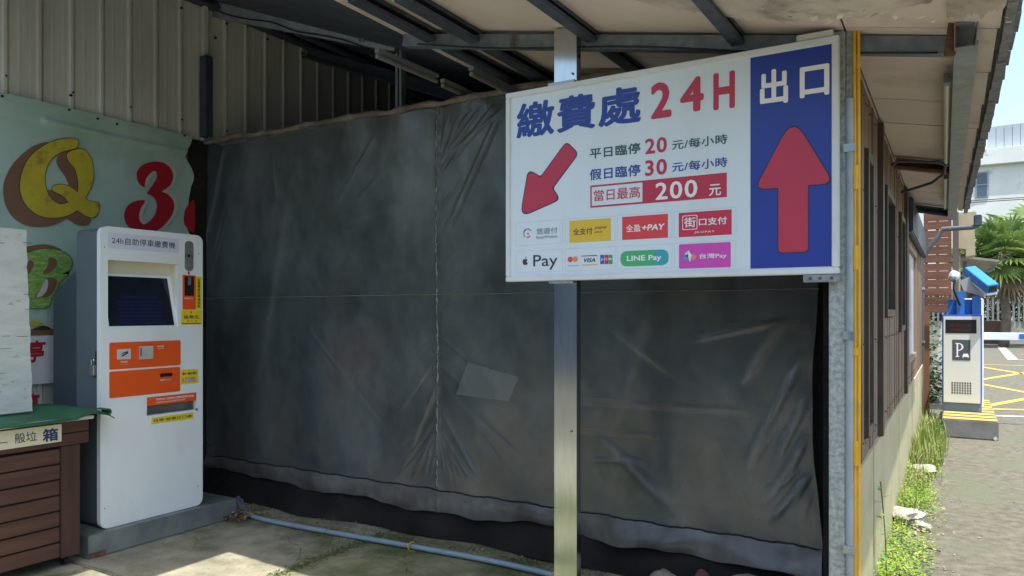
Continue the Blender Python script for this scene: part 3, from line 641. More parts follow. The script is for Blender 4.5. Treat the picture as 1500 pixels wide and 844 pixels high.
S.text('元/每小時', sb((558, 388), (743, 333)), SGRN, sg, bold=.014, spacing=1.06)
S.text('假日臨停', sb((283, 490), (452, 434)), SBLU, sg, bold=.018, spacing=1.05); S.text('30', sb((468, 476), (541, 415)), SRED, sg, bold=.024, spacing=1.12)
S.text('元/每小時', sb((558, 462), (743, 410)), SBLU, sg, bold=.014, spacing=1.06)
b = sb((285, 581), (741, 463)); S.shape('fee_box', rrect(*b), SRED, sg, h=.001)
b2 = sb((290, 576), (459, 503)); S.shape('fee_box_inset', rrect(b2[0], b[1]+.008, b2[2], b[3]-.008), SB, sg, h=.0006, lift=.001)
S.text('當日最高', sb((297, 560), (452, 508)), SRED, sg, lift=.0022, bold=.008); S.text('200', sb((503, 556), (643, 485)), WPRINT, sg, lift=.0022, bold=.018, spacing=1.12)
S.text('元', sb((682, 542), (722, 500)), WPRINT, sg, lift=.0022, bold=.014)
OUT = mat('arrow_outline', (.025, .03, .09), rough=.5)
ar1 = [S.uv(*c7(*p)) for p in ((52, 610), (78, 455), (119, 480), (205, 362), (243, 400), (157, 516), (182, 552))]
RR1 = [.060, .045, .008, .022, .022, .008, .045]; ao = rounded(offset(ar1, .0045), [q_+.0045 for q_ in RR1]); ar1 = rounded(ar1, RR1); S.shape('arrow_outline', ao, OUT, sg, h=.001); S.shape('down_left_arrow', ar1, SRED2, sg, h=.0008, lift=.001)
ar2 = [S.uv(*c7(*p)) for p in ((967, 278), (1100, 500), (1016, 508), (1012, 730), (914, 731), (917, 518), (838, 520))]
xm = (ar2[3][0]+ar2[4][0])/2; hw = (ar2[3][0]-ar2[4][0])/2; ztop = ar2[0][1]; zh = ar2[6][1]; zbm = ar2[4][1]; hh = ar2[1][0]-xm
hh = (ar2[1][0]-ar2[6][0])/2
ar2 = [(xm, ztop), (xm+hh, zh), (xm+hw, zh), (xm+hw, zbm), (xm-hw, zbm), (xm-hw, zh), (xm-hh, zh)]; RR2 = [.085, .075, .004, .018, .018, .004, .075]; ao = rounded(offset(ar2, .0045), [q_+.0045 for q_ in RR2]); ar2 = rounded(ar2, RR2)
S.shape('arrow_outline', ao, OUT, sg, h=.001, lift=.001); S.shape('up_arrow', ar2, SRED2, sg, h=.0008, lift=.002)
S.text('出', sb((852, 242), (946, 110)), WPRINT, sg, lift=.0022, bold=.030); S.text('口', sb((985, 216), (1084, 97)), WPRINT, sg, lift=.0022, bold=.030)
# payment brand grid
GL = mat('pale_grid_line', (.50, .56, .60), rough=.5)
r1 = sb((35, 708), (772, 578)); r2 = sb((35, 798), (772, 690))
zr = [(r1[1], r1[3]), (r2[1], r2[3])]
xs = [(S.uv(*c7(a, 600))[0], S.uv(*c7(b_, 600))[0]) for a, b_ in ((35, 192), (200, 368), (375, 558), (565, 772))]
gp = MB()
for (z0_, z1_) in zr:
    for (a, b_) in xs:
        e = .0012
        for (p, r_, s_, t_) in ((a, z0_, b_, z0_+e), (a, z1_-e, b_, z1_), (a, z0_+e, a+e, z1_-e), (b_-e, z0_+e, b_, z1_-e)): gp.box(p, r_ if False else s_, SY_-.0006, SY_, r_, t_) if p < s_ else None
gp.build('payment_grid_lines', GL, sg)
def col(n, c): return mat(n, c, rough=.5)
# row 1
def disc_at(p, r, m, name='logo_mark', ry=None, lift=.0005, h=.0008): c = S.uv(*p); S.shape(name, disc(c[0], c[1], r, 18, ry), m, sg, h=h, lift=lift)
def c3(x, y): return (750+x/7.672, 300+y/7.672)
def c4(x, y): return (900+x/8.108, 300+y/8.108)
ez = S.uv(*c3(175, 325))
for a0_, a1_, cc, rr_ in ((100, 165, (.02, .12, .45), .024), (165, 230, (.75, .25, .05), .023), (30, 95, (.05, .35, .25), .024), (255, 320, (.65, .03, .25), .020)):
    o_ = [(ez[0]+rr_*math.cos(math.radians(a)), ez[1]+rr_*math.sin(math.radians(a))) for a in range(a0_, a1_+1, 8)]; i_ = [(ez[0]+(rr_-.006)*math.cos(math.radians(a)), ez[1]+(rr_-.006)*math.sin(math.radians(a))) for a in range(a1_, a0_-1, -8)]
    S.shape('logo_arc', o_+i_, col('logo_%d' % a0_, cc), sg, h=.0008)
disc_at(c3(180, 325), .0045, col('logo_pink', (.65, .03, .25)))
GREYT = mat('grey_print', (.22, .26, .30), rough=.5)
S.text('悠遊付', S.box(c3(275, 335), c3(512, 250)), GREYT, sg, bold=.006); S.text('EasyWallet', S.box(c3(275, 392), c3(512, 340)), GREYT, sg, bold=.006)
b = S.box(c3(648, 428), c3(1112, 150)); S.shape('yellow_logo_plate', rrect(*b), col('logo_yellow', (.72, .47, .04)), sg, h=.001)
S.text('全支付', S.box(c3(688, 345), c3(905, 255)), INK, sg, bold=.012); S.text('pxpay', S.box(c3(930, 282), c3(1070, 240)), INK, sg, bold=.01, shear=.2); S.text('plus', S.box(c3(930, 325), c3(1015, 288)), INK, sg, bold=.01, shear=.2)
b = S.box(c4(93, 420), c4(636, 108)); S.shape('red_logo_plate', rrect(*b), col('logo_coral', (.68, .055, .07)), sg, h=.001)
S.text('全盈', S.box(c4(140, 325), c4(312, 230)), WPRINT, sg, bold=.012); S.text('+PAY', S.box(c4(328, 310), c4(600, 222)), WPRINT, sg, bold=.03, shear=.15)
b = S.box(c4(765, 387), c4(1393, 55)); S.shape('crimson_logo_plate', rrect(*b), col('logo_crimson', (.55, .03, .08)), sg, h=.001)
b = S.box(c4(808, 302), c4(986, 120)); S.shape('logo_outline', rrect(*b, r=.007), WPRINT, sg, h=.0004, lift=.001)
S.shape('logo_inset', rrect(b[0]+.0028, b[1]+.0028, b[2]-.0028, b[3]-.0028, r=.006), col('logo_crimson', (.55, .03, .08)), sg, h=.0004, lift=.0014)
S.text('街', S.box(c4(830, 272), c4(968, 145)), WPRINT, sg, bold=.014, lift=.0022); S.text('口支付', S.box(c4(1005, 250), c4(1338, 140)), WPRINT, sg, bold=.016, lift=.0016); S.text('JKOPAY', S.box(c4(950, 347), c4(1192, 303)), WPRINT, sg, bold=.012, spacing=1.25, lift=.0016)
# row 2
c0 = S.uv(*c3(150, 640))
ap = catmull([(0, -.5), (-.22, -.55), (-.45, -.30), (-.52, .05), (-.42, .34), (-.18, .42), (0, .34), (.2, .43), (.42, .33), (.30, .12), (.30, -.12), (.48, -.28), (.28, -.52)], 4)
S.shape('fruit_mark', [(c0[0]+x*.0135*2, c0[1]+y*.0145*2) for x, y in ap], INK, sg, h=.001)
S.shape('fruit_leaf', [(c0[0]+x*.027, c0[1]+y*.029) for x, y in ((.0, .50), (.06, .70), (.24, .84), (.22, .66), (.12, .54))], INK, sg, h=.001)
S.text('Pay', S.box(c3(240, 735), c3(512, 555)), INK, sg, bold=.004)
disc_at(c3(655, 615), .0125, col('logo_cardred', (.72, .05, .12))); disc_at(c3(712, 612), .0125, col('logo_cardorange', (.80, .26, .06)), lift=.0014)
b = S.box(c3(628, 690), c3(750, 680)); S.shape('logo_caption_line', rrect(*b), GREYT, sg)
b = S.box(c3(782, 582), c3(958, 566)); S.shape('logo_stripe', rrect(*b), NAVY, sg); b = S.box(c3(785, 684), c3(958, 668)); S.shape('logo_stripe', rrect(*b), col('logo_gold', (.75, .38, .05)), sg)
S.text('VISA', S.box(c3(808, 648), c3(938, 598)), NAVY, sg, bold=.02, shear=.25)
for i_, (xa, xb, cc) in enumerate(((992, 1035, (.02, .12, .42)), (1040, 1085, (.55, .03, .10)), (1088, 1130, (.04, .33, .16)))):
    b = S.box(c3(xa, 668), c3(xb, 562)); S.shape('logo_bar', rrect(*b, r=.003), col('logo_jcb%d' % i_, cc), sg, h=.001)
S.text('JCB', S.box(c3(998, 632), c3(1124, 596)), WPRINT, sg, bold=.02, spacing=1.25, lift=.0016)
b = S.box(c4(72, 735), c4(645, 528)); r_ = (b[3]-b[1])/2; S.shape('green_logo_pill', rrect(*b, r=r_*.98, k=8), col('logo_green', (.06, .42, .16)), sg, h=.001)
cc_ = [(b[2]-r_*1.0+(r_)*math.cos(a/12*math.pi-math.pi/2)*.99, (b[1]+b[3])/2+r_*.99*math.sin(a/12*math.pi-math.pi/2)) for a in range(13)]
cc_ += [(b[2]-r_*1.2+r_*.9*math.cos(math.pi/2+a/12*math.pi), (b[1]+b[3])/2+r_*.98*math.sin(math.pi/2+a/12*math.pi)) for a in range(13)]
S.shape('teal_logo_end', cc_, col('logo_teal', (.04, .35, .45)), sg, h=.0004, lift=.001)
S.text('LINE Pay', S.box(c4(150, 690), c4(560, 590)), WPRINT, sg, bold=.025, lift=.0016)
b = S.box(c4(768, 760), c4(1382, 442)); S.shape('magenta_logo_plate', rrect(*b, r=.006), col('logo_magenta', (.62, .07, .45)), sg, h=.001)
for pts_, cc in ((((880, 540), (920, 600), (900, 680), (865, 610)), (.8, .8, .75)), (((815, 620), (870, 590), (895, 670), (820, 655)), (.12, .25, .65)), (((925, 580), (980, 610), (960, 650), (915, 660)), (.75, .25, .2)), (((845, 570), (880, 545), (880, 620), (835, 610)), (.35, .7, .5))):
    S.shape('logo_facet', [S.uv(*c4(*p)) for p in pts_], col('logo_f%d' % pts_[0][0], cc), sg, h=.0004, lift=.001+.0003*(pts_[0][0] % 3))
S.text('台灣Pay', S.box(c4(1010, 652), c4(1335, 568)), WPRINT, sg, bold=.012, lift=.0016)
# brackets
br = MB(); c = at(1210, 412, Y=SY_); br.box(sx1-.125, sx1+.004, SY_-.002, SY_+.03, sz0-.030, sz0-.001); br.build('lower_bracket', GALV, sg, bevel=.002)
for dx in (-.10, -.065, -.025): MB().cyl((sx1+dx, SY_-.001, sz0-.016), .006, .005, 10, (0, -1, 0)).build('bracket_bolt', RUST, sg)
MB().box(sx1-.15, sx1-.02, SY_+.0, SY_+.04, sz1+.001, sz1+.028).build('upper_bracket', CLAD, sg, bevel=.003)
MB().box(mp0-.012, mp1+.006, SY_+.005, SY_+.04, sz1+.001, sz1+.016).build('upper_bracket', GALV, sg); MB().box(mp0-.004, mp1+.002, SY_+.0, SY_+.04, sz0-.012, sz0-.001).build('lower_bracket', GALV, sg)

# ---------------------------------------------------------------- banner on the left wall
BX = LX + .05
by0, by1 = .9, at(279, 260, X=BX).y
bz1 = at(140, 167, X=BX).z
BAN = mat('faded_mint_banner', (.33, .47, .42), (.42, .55, .51), rough=.6, scale=1.3, dirt=(.22, .33, .22), dscale=1.1, dlim=(.5, .75), bump=.05, bscale=4)
ban = thing('shop_banner', 'faded mint green fruit shop banner with large painted letters on the metal wall', 'banner', (BX, (by0+by1)/2, .9))
def bfn(u, v):
    y = by0+(by1-by0)*u; z = .95 + (bz1-.95)*v + .010*noise.noise(Vector((y*3, 0, 0)))*v
    e = .02*max(0, u-.97)/.03*noise.noise(Vector((0, 3, z*6)))*4
    fold = .022*math.exp(-((z-(bz1-.10-.035*math.sin((y-2.2)*1.6)))/.018)**2) * (1 if y > 2.5 else 0) - .006*math.exp(-((z-(bz1-.135-.035*math.sin((y-2.2)*1.6)))/.012)**2)
    return (BX + fold + .003*noise.noise(Vector((y*2, z*2, 5))) - .004, y+e - .008*max(0, u-.97)/.03*math.sin(z*7), z)
bg_ = MB().grid(bfn, 160, 120); k_ = len(bg_.v); bg_.v += [(x-.002, y, z) for (x, y, z) in bg_.v]; bg_.f = [list(f) for f in bg_.f] + [[i+k_ for i in f][::-1] for f in bg_.f]
bg_.build('banner_cloth', BAN, ban, smooth='all')
BS = Surf((BX+.004, 0, 0), (0, 1, 0), (0, 0, 1))
def qb(x, y): return BS.uv(x/4.963, 180+y/4.963)
def bb(x, y): return BS.uv(x/2.637, 320+y/2.637)
BROWN = mat('brown_print', (.17, .085, .05), (.20, .10, .06), rough=.6, scale=5)
LINEB = mat('dark_brown_line', (.035, .02, .015), rough=.6)
YEL = mat('mango_yellow_print', (.50, .44, .03), (.45, .33, .03), rough=.6, scale=7, dirt=(.28, .15, .03), dscale=10, dlim=(.55, .7))
GRN = mat('green_fruit_print', (.13, .30, .06), (.30, .45, .12), rough=.6, scale=18, stretch=(1, 1, 3), mix=(.4, .6))
PRED = mat('banner_red', (.38, .005, .02), rough=.6); PALE = mat('pale_letter_edge', (.50, .52, .45), rough=.6)
def bshape(name, pts, m, lift, f=qb, off=0, k=5):
    p = [f(*c) for c in pts]; p = catmull(p, k)
    if off: p = offset(p, off)
    BS.shape(name, p, m, ban, h=.0008, lift=lift)
bshape('letter_shadow', [(340, 140), (240, 170), (150, 240), (80, 320), (30, 430), (25, 530), (50, 620), (100, 690), (180, 740), (280, 758), (380, 745), (450, 715), (485, 697), (530, 725), (580, 745), (640, 742), (660, 700), (620, 640), (560, 620), (440, 660), (300, 660), (190, 560), (170, 450), (190, 340), (260, 240), (340, 170)], BROWN, 0)
bshape('letter_shadow', [(545, 195), (480, 210), (425, 240), (410, 285), (430, 330), (475, 395), (498, 450), (500, 480), (570, 510), (600, 420), (600, 320), (560, 250)], BROWN, 0)
bshape('letter_shadow', [(330, 490), (400, 498), (470, 540), (510, 590), (450, 605), (390, 590), (340, 540)], BROWN, 0)
QA = [(568, 140), (545, 118), (480, 115), (400, 130), (320, 165), (250, 215), (195, 280), (160, 360), (145, 450), (155, 530), (190, 600), (250, 655), (320, 685), (400, 690), (470, 680), (530, 655), (580, 610), (600, 560), (550, 530), (500, 578), (440, 592), (390, 570), (350, 520), (328, 450), (325, 380), (345, 310), (380, 255), (440, 215), (500, 198), (555, 180)]
QB = [(485, 235), (515, 205), (590, 193), (640, 225), (670, 290), (680, 370), (668, 450), (640, 510), (622, 550), (655, 570), (716, 585), (720, 620), (705, 668), (675, 688), (630, 680), (580, 650), (545, 620), (530, 570), (555, 530), (568, 470), (562, 400), (540, 330), (500, 285)]
QC = [(378, 480), (390, 460), (430, 448), (480, 455), (530, 480), (565, 515), (565, 570), (510, 590), (470, 545), (430, 518), (392, 500)]
for P_ in (QA, QB, QC): bshape('letter_outline', P_, LINEB, .001, off=.004)
for i_, P_ in enumerate((QA, QB, QC)): bshape('painted_letter', P_, YEL, .0022+.0002*i_)
T3 = [(1000, 420), (993, 370), (1010, 330), (1050, 300), (1110, 283), (1170, 285), (1220, 310), (1250, 350), (1257, 400), (1240, 450), (1200, 485), (1178, 498), (1220, 520), (1255, 560), (1266, 610), (1250, 670), (1215, 720), (1170, 765), (1100, 800), (1000, 790), (930, 750), (905, 700), (905, 650), (930, 600), (980, 570), (1045, 562), (1050, 580), (1025, 620), (1010, 670), (1018, 715), (1045, 738), (1085, 715), (1118, 680), (1138, 630), (1138, 580), (1115, 540), (1068, 514), (1075, 498), (1110, 450), (1138, 400), (1138, 360), (1115, 352), (1085, 375), (1060, 410), (1048, 465), (1020, 450)]
bshape('letter_edge', [(x+28, y-2) for x, y in T3], PALE, 0); bshape('painted_numeral', T3, PRED, .0012)
bshape('painted_letter', [(1412, 570), (1370, 595), (1342, 645), (1336, 710), (1355, 760), (1412, 790)], PRED, .0012)
bshape('letter_shadow', [(60, 115), (110, 108), (165, 100), (210, 108), (240, 128), (200, 160), (110, 180), (60, 180)], BROWN, 0, bb)
GB = [(60, 150), (110, 132), (160, 118), (210, 120), (255, 135), (277, 165), (270, 198), (240, 214), (262, 218), (232, 245), (222, 270), (200, 305), (188, 340), (150, 348), (110, 345), (60, 335)]
bshape('letter_outline', GB, LINEB, .001, bb, off=.0035); bshape('painted_letter', GB, GRN, .0022, bb)
bshape('letter_counter', [(188, 152), (212, 156), (220, 175), (205, 200), (178, 215), (165, 208), (182, 185)], BROWN, .0032, bb); bshape('letter_counter', [(178, 230), (215, 236), (215, 262), (190, 300), (150, 305), (135, 298), (160, 265)], BROWN, .0032, bb); bshape('letter_counter', [(175, 235), (184, 245), (180, 275), (160, 300), (140, 302), (158, 270)], PALE, .0042, bb)
bshape('letter_counter', [(108, 165), (125, 165), (128, 185), (110, 215), (98, 200)], BROWN, .0032, bb)
b = [BS.uv(30, 640), BS.uv(110, 492)]; BS.shape('white_price_panel', rrect(BS.uv(0, 500)[0], .95, BS.uv(110, 500)[0], BS.uv(60, 492)[1]), mat('banner_white', (.62, .63, .66), rough=.6), ban, h=.001)
b = BS.uv(60, 482)[1]; BS.shape('brown_stripe', rrect(BS.uv(0, 500)[0], BS.uv(60, 491)[1], BS.uv(110, 500)[0], b), BROWN, ban, h=.001)
bshape('painted_letter', [(120, 395), (150, 400), (172, 408), (150, 414), (120, 418)], YEL, .001, bb); bshape('letter_outline', [(130, 425), (165, 415), (190, 420), (190, 430), (130, 430)], LINEB, .002, bb)
BS.text('亭', (*BS.uv(38, 532), *BS.uv(67, 498)), PRED, ban, bold=.03, lift=.002, shear=.2); BS.text('事', (*BS.uv(36, 615), *BS.uv(58, 575)), PRED, ban, bold=.03, lift=.002, shear=.2)
for (px, py) in ((3, 141), (101, 161), (143, 174), (171, 182), (270, 199)): MB().cyl(at(px, py, X=BX+.004), .008, .006, 8, (1, 0, 0)).build('banner_nail', BLACK, ban)
MB().grid(lambda u, v: (BX-.012+.012*noise.noise(Vector((v*4, u*2, 0))), by1-.03+.29*u+.015*math.sin(v*9), .02+2.70*v), 5, 40).build('dark_edge_fabric', TARP, ban, smooth='all')

# ---------------------------------------------------------------- payment kiosk
KF = -4.25
K = Surf((KF, 0, 0), (0, 1, 0), (0, 0, 1))
def k7(x, y): return (130+x/5.628, 330+y/5.628)
def k8(x, y): return (140+x/5.276, 480+y/5.276)
def kb(f, bl, tr): return K.box(f(*bl), f(*tr))
ky0, ky1 = at(147, 600, X=KF).y, at(297, 600, X=KF).y; kz0, kz1 = .137, 1.906
ks = thing('payment_kiosk', 'white parking payment kiosk with orange panels and a dark touch screen', 'payment machine', (KF-.2, (ky0+ky1)/2, kz0))
# front plate with two openings, made as two notched halves
h1 = kb(k7, (158, 850), (738, 300)); h1 = (h1[0], K.uv(*k7(158, 850))[1], h1[2], K.uv(*k7(158, 284))[1])
h2 = kb(k8, (397, 687), (782, 500)); h2 = (h2[0], h2[1]+.004, h2[2], h2[3])
ym = K.uv(236, 600)[0]; R_ = .055
cor = rrect(ky0, kz0, ky1, kz1, R_, 8)
left = [p for p in cor if p[0] < ym]; right = [p for p in cor if p[0] > ym]
lt = [p for p in left if p[1] > 1]; lo = [p for p in left if p[1] <= 1]
L_ = [(ym, kz0)] + sorted(lo, key=lambda p: (-p[0]+p[1]*1.0)) + sorted(lt, key=lambda p: (p[1]+p[0])) + [(ym, kz1), (ym, h1[3]), (h1[0], h1[3]), (h1[0], h1[1]), (ym, h1[1]), (ym, h2[3]), (h2[0], h2[3]), (h2[0], h2[1]), (ym, h2[1])]
rt_ = [p for p in right if p[1] > 1]; ro = [p for p in right if p[1] <= 1]
R2 = [(ym, kz0)] + sorted(ro, key=lambda p: (p[0]+p[1])) + sorted(rt_, key=lambda p: (p[1]-p[0])) + [(ym, kz1), (ym, h1[3]), (h1[2], h1[3]), (h1[2], h1[1]), (ym, h1[1]), (ym, h2[3]), (h2[2], h2[3]), (h2[2], h2[1]), (ym, h2[1])]
fp = MB(); TH = .035
for ring in (L_, R2): fp.prism(ring, (KF-TH, 0, 0), (0, 1, 0), (0, 0, 1), (TH, 0, 0))
fp.build('front_door', WHITE, ks)
cbm = MB(); cbm.prism(rrect(ky0+.012, kz0, ky1-.012, kz1-.004, .05, 6), (KF-.27, 0, 0), (0, 1, 0), (0, 0, 1), (.234, 0, 0))
cbm.f = [f for f in cbm.f if len(f) == 4 or min(cbm.v[i][0] for i in f) < KF-.2]; cbm.build('cabinet_body', KGREY, ks, smooth=True)
MB().prism([(0, 0), (.29, 0), (.29, 1.535), (0, 1.385)], (KF-.561, ky0+.03, kz0), (1, 0, 0), (0, 0, 1), (0, ky1-ky0-.06, 0)).build('rear_box', mat('rear_box_dark', (.05, .07, .09), rough=.5), ks)  # dark box with a sloped top behind the cabinet body
def recess(b, dep, m, name):
    q = MB(); x0 = KF-.001; x1 = KF-dep; y0, z0, y1, z1 = b
    vs = [(x, y, z) for x in (x0, x1) for (y, z) in ((y0, z0), (y1, z0), (y1, z1), (y0, z1))]
    q.add(vs, [(0, 1, 5, 4), (1, 2, 6, 5), (2, 3, 7, 6), (3, 0, 4, 7), (4, 5, 6, 7)]); return q.build(name, m, ks)
recess((h1[0]-.001, h1[1]-.001, h1[2]+.001, h1[3]+.001), .10, mat('recess_cream', (.72, .69, .58), rough=.5), 'screen_recess')
recess((h2[0]-.001, h2[1]-.001, h2[2]+.001, h2[3]+.001), .09, mat('tray_grey', (.30, .29, .28), rough=.4, metal=.3), 'change_tray')
# cut through the body is hidden by the recess liners; the bezel leans back
zt_, zb_ = h1[3]-.075, h1[1]+.0
bz = [(KF-.085, h1[0], zt_), (KF-.085, h1[2], zt_), (KF-.004, h1[2], zb_), (KF-.004, h1[0], zb_)]
MB().add(bz+[(x-.02, y, z-.002) for x, y, z in bz], [(0, 3, 2, 1), (4, 5, 6, 7), (0, 1, 5, 4), (1, 2, 6, 5), (2, 3, 7, 6), (3, 0, 4, 7)]).build('screen_bezel', WHITE, ks)
e1 = Vector((0, 1, 0)); e2 = (Vector(bz[0])-Vector(bz[3])); LN = e2.length; e2.normalize()
SS = Surf(bz[3], e1, e2); W_ = h1[2]-h1[0]
sc4 = [SS.uv(*k7(*p)) for p in ((205, 838), (697, 820), (650, 432), (162, 427))]
xa, xb_ = .012, (sc4[1][0]+sc4[2][0])/2; za, zb2 = (sc4[0][1]+sc4[1][1])/2, (sc4[2][1]+sc4[3][1])/2
scr = SS.shape('touch_screen', rrect(xa, za, xb_, zb2, .004), SCREEN, ks, h=.002)
glow = mat('dim_screen_blue', (.012, .018, .075), rough=.12)
SS.shape('screen_text_block', rrect(xa+.09, zb2-.135, xb_-.085, zb2-.118), glow, scr, h=.0006, lift=.0022)
for i_ in range(7): SS.shape('screen_text_block', rrect(xa+.065+.01*(i_ % 2), zb2-.165-.022*i_, xb_-.055-.012*(i_ % 3), zb2-.152-.022*i_), glow, scr, h=.0006, lift=.0022)
# lock and screws
for (px, py) in ((153, 362), (291, 372), (153, 745), (290, 712)): c = K.uv(px, py); K.shape('screw', disc(c[0], c[1], .004, 10), GREYT, ks, h=.0015)
c = K.uv(288, 600); K.shape('door_lock', disc(c[0], c[1], .009, 16), GALV, ks, h=.003)
# title plate
b = kb(k7, (155, 187), (742, 112)); K.shape('title_plate', rrect(*b), mat('pale_lavender_label', (.66, .67, .80), rough=.5), ks, h=.001)
K.text('24h自助停車繳費機', kb(k7, (190, 153), (712, 140)), INK, ks, bold=.006, spacing=1.05)
# intercom
b = kb(k7, (790, 375), (860, 135)); ic = K.shape('intercom_panel', rrect(*b, r=(b[2]-b[0])*.49, k=8), mat('brushed_grey', (.33, .34, .34), rough=.35, metal=.6), ks, h=.004)
c = K.uv(*k7(822, 252)); K.shape('camera_lens', disc(c[0], c[1], .010), BLACK, ic, lift=.004); c = K.uv(*k7(826, 330)); K.shape('call_button', disc(c[0], c[1], .011), GALV, ic, lift=.004, h=.003)
for dx in (-.022, .022): c = K.uv(*k7(822, 252)); K.shape('grille_slot', rrect(c[0]+dx-.002, c[1]-.014, c[0]+dx+.002, c[1]+.014), INK, ic, lift=.004, h=.0005)
def arrow_pts(cx, cy, w_, h_, d):              # small block arrow, d = 'd' down or 'l' left
    p = [(0, -.5), (.5, 0), (.18, 0), (.18, .5), (-.18, .5), (-.18, 0), (-.5, 0)]
    if d == 'l': p = [(y, x) for x, y in p]
    return [(cx+x*w_, cy+y*h_) for x, y in p]
c = K.uv(*k7(824, 390)); K.shape('red_arrow', arrow_pts(c[0], c[1], .022, .034, 'd'), RED, ks)
b = kb(k7, (772, 695), (880, 415)); K.shape('coin_plate', rrect(*b, r=.006), ORANGE, ks, h=.003)
b = kb(k7, (787, 580), (862, 425)); cu_ = K.shape('coin_unit', rrect(*b), BLACK, ks, h=.004, lift=.003); c = K.uv(*k7(826, 455)); K.shape('coin_slot', rrect(c[0]-.012, c[1]-.03, c[0]+.010, c[1]+.02), STEEL_GREY, cu_, lift=.007)
K.text('硬幣投入口', kb(k7, (785, 608), (860, 597)), WPRINT, ks, lift=.0036, bold=.01)
b = kb(k7, (882, 695), (930, 425)); K.shape('vertical_sticker', rrect(*b), YELLOW, ks); 
K.text('自\n備\n零\n錢\n找\n零\n請\n稍\n候', (b[0]+.011, b[1]+.012, b[2]-.011, b[3]-.012), INK, ks, bold=.02)
b = kb(k7, (760, 820), (930, 700)); K.shape('coin_sticker', rrect(*b), YELLOW, ks, lift=.0012); K.text('投幣孔', kb(k7, (780, 772), (910, 742)), NAVY, ks, bold=.02, spacing=1.1, lift=.0034)
c = K.uv(*k7(842, 718)); K.shape('red_arrow', arrow_pts(c[0], c[1], .018, -.014, 'd'), RED, ks, lift=.0022)
for i_ in range(3): c = K.uv(*k7(815+33*i_, 790)); K.shape('coin_picture', disc(c[0], c[1], .005, 12), GREYT, ks, lift=.0022)
b = kb(k7, (765, 815), (925, 806)); K.shape('sticker_caption', rrect(*b), INK, ks, lift=.0022, h=.0005)
# orange panels
b = kb(k8, (105, 326), (655, 97)); K.shape('orange_panel', rrect(*b, r=.010), ORANGE, ks, h=.003)
b = kb(k8, (105, 547), (652, 303)); K.shape('orange_panel', rrect(*b, r=.010), ORANGE, ks, h=.003)
b = kb(k8, (163, 248), (268, 163)); K.shape('card_reader', rrect(*b, r=.003), mat('pale_reader', (.55, .57, .57), rough=.4), ks, h=.003, lift=.003)
q_ = ((b[0]+b[2])/2, (b[1]+b[3])/2); K.shape('card_symbol', [(q_[0]+x*.03, q_[1]+y*.02) for x, y in ((-.9, -.2), (-.2, .5), (.8, .9), (.9, .2), (.2, -.3), (-.4, -.8), (-.5, -.3), (.1, .1), (.6, .4), (-.1, .2))], INK, ks, lift=.006, h=.0004)
K.text('感應區', kb(k8, (190, 272), (245, 257)), WPRINT, ks, lift=.0042, bold=.01); K.text('CARD READER', kb(k8, (188, 288), (252, 281)), WPRINT, ks, lift=.0042)
b = kb(k8, (335, 246), (435, 139)); bb_ = K.shape('receipt_cover', rrect(*b, r=.002), mat('clear_cover', (.42, .42, .40), (.5, .5, .48), rough=.25, scale=8), ks, h=.012, lift=.003)
b = (b[0], b[1]+.022, b[0]+.006, b[3]-.012); K.shape('cover_hinge', rrect(*b), BLACK, ks, h=.002, lift=.0152)
K.text('發票區', kb(k8, (475, 152), (525, 138)), WPRINT, ks, lift=.0042, bold=.01); K.text('RECEIPT', kb(k8, (475, 165), (525, 158)), WPRINT, ks, lift=.0042)
b = kb(k8, (496, 382), (588, 349)); K.shape('banknote_slot', rrect(*b, r=.002), BLACK, ks, h=.004, lift=.003)
K.text('紙鈔入口', kb(k8, (497, 412), (578, 394)), WPRINT, ks, lift=.0042, bold=.01); K.text('BANKNOTE', kb(k8, (508, 426), (568, 419)), WPRINT, ks, lift=.0042)
b = kb(k8, (658, 440), (790, 318)); K.shape('banknote_sticker', rrect(*b), YELLOW, ks, lift=.001)
c = K.uv(*k8(681, 357)); K.shape('red_arrow', arrow_pts(c[0], c[1], .030, .026, 'l'), RED, ks, lift=.002); K.text('紙鈔', kb(k8, (708, 366), (782, 338)), NAVY, ks, bold=.015, lift=.0032)
b = kb(k8, (690, 424), (774, 380)); K.shape('banknote_picture', rrect(*b), mat('banknote_pink', (.42, .12, .18), (.6, .45, .5), rough=.6, scale=40), ks, lift=.002)
K.text('限\n百', kb(k8, (666, 424), (682, 392)), RED, ks, lift=.0032)
tray = [h2[0]+.002, h2[3]-.052, h2[2]-.002, h2[3]-.002]; K.shape('tray_label', rrect(*tray), ORANGE, ks, h=.004, lift=-.006)
K.text('找零出口‧發票出口請取走您的零錢', (tray[0]+.06, tray[1]+.026, tray[2]-.02, tray[1]+.040), WPRINT, ks, lift=-.0012, bold=.01); K.text('CHANGE AND RECEIPT OUTLET', (tray[0]+.06, tray[1]+.010, tray[2]-.08, tray[1]+.019), WPRINT, ks, lift=-.0012)
b = kb(k8, (430, 748), (755, 655)); K.shape('outlet_sticker', rrect(*b), YELLOW, ks, lift=.001); K.text('找零‧發票出口處', (b[0]+.012, b[1]+.011, b[2]-.012, b[3]-.011), NAVY, ks, bold=.012, lift=.0024)
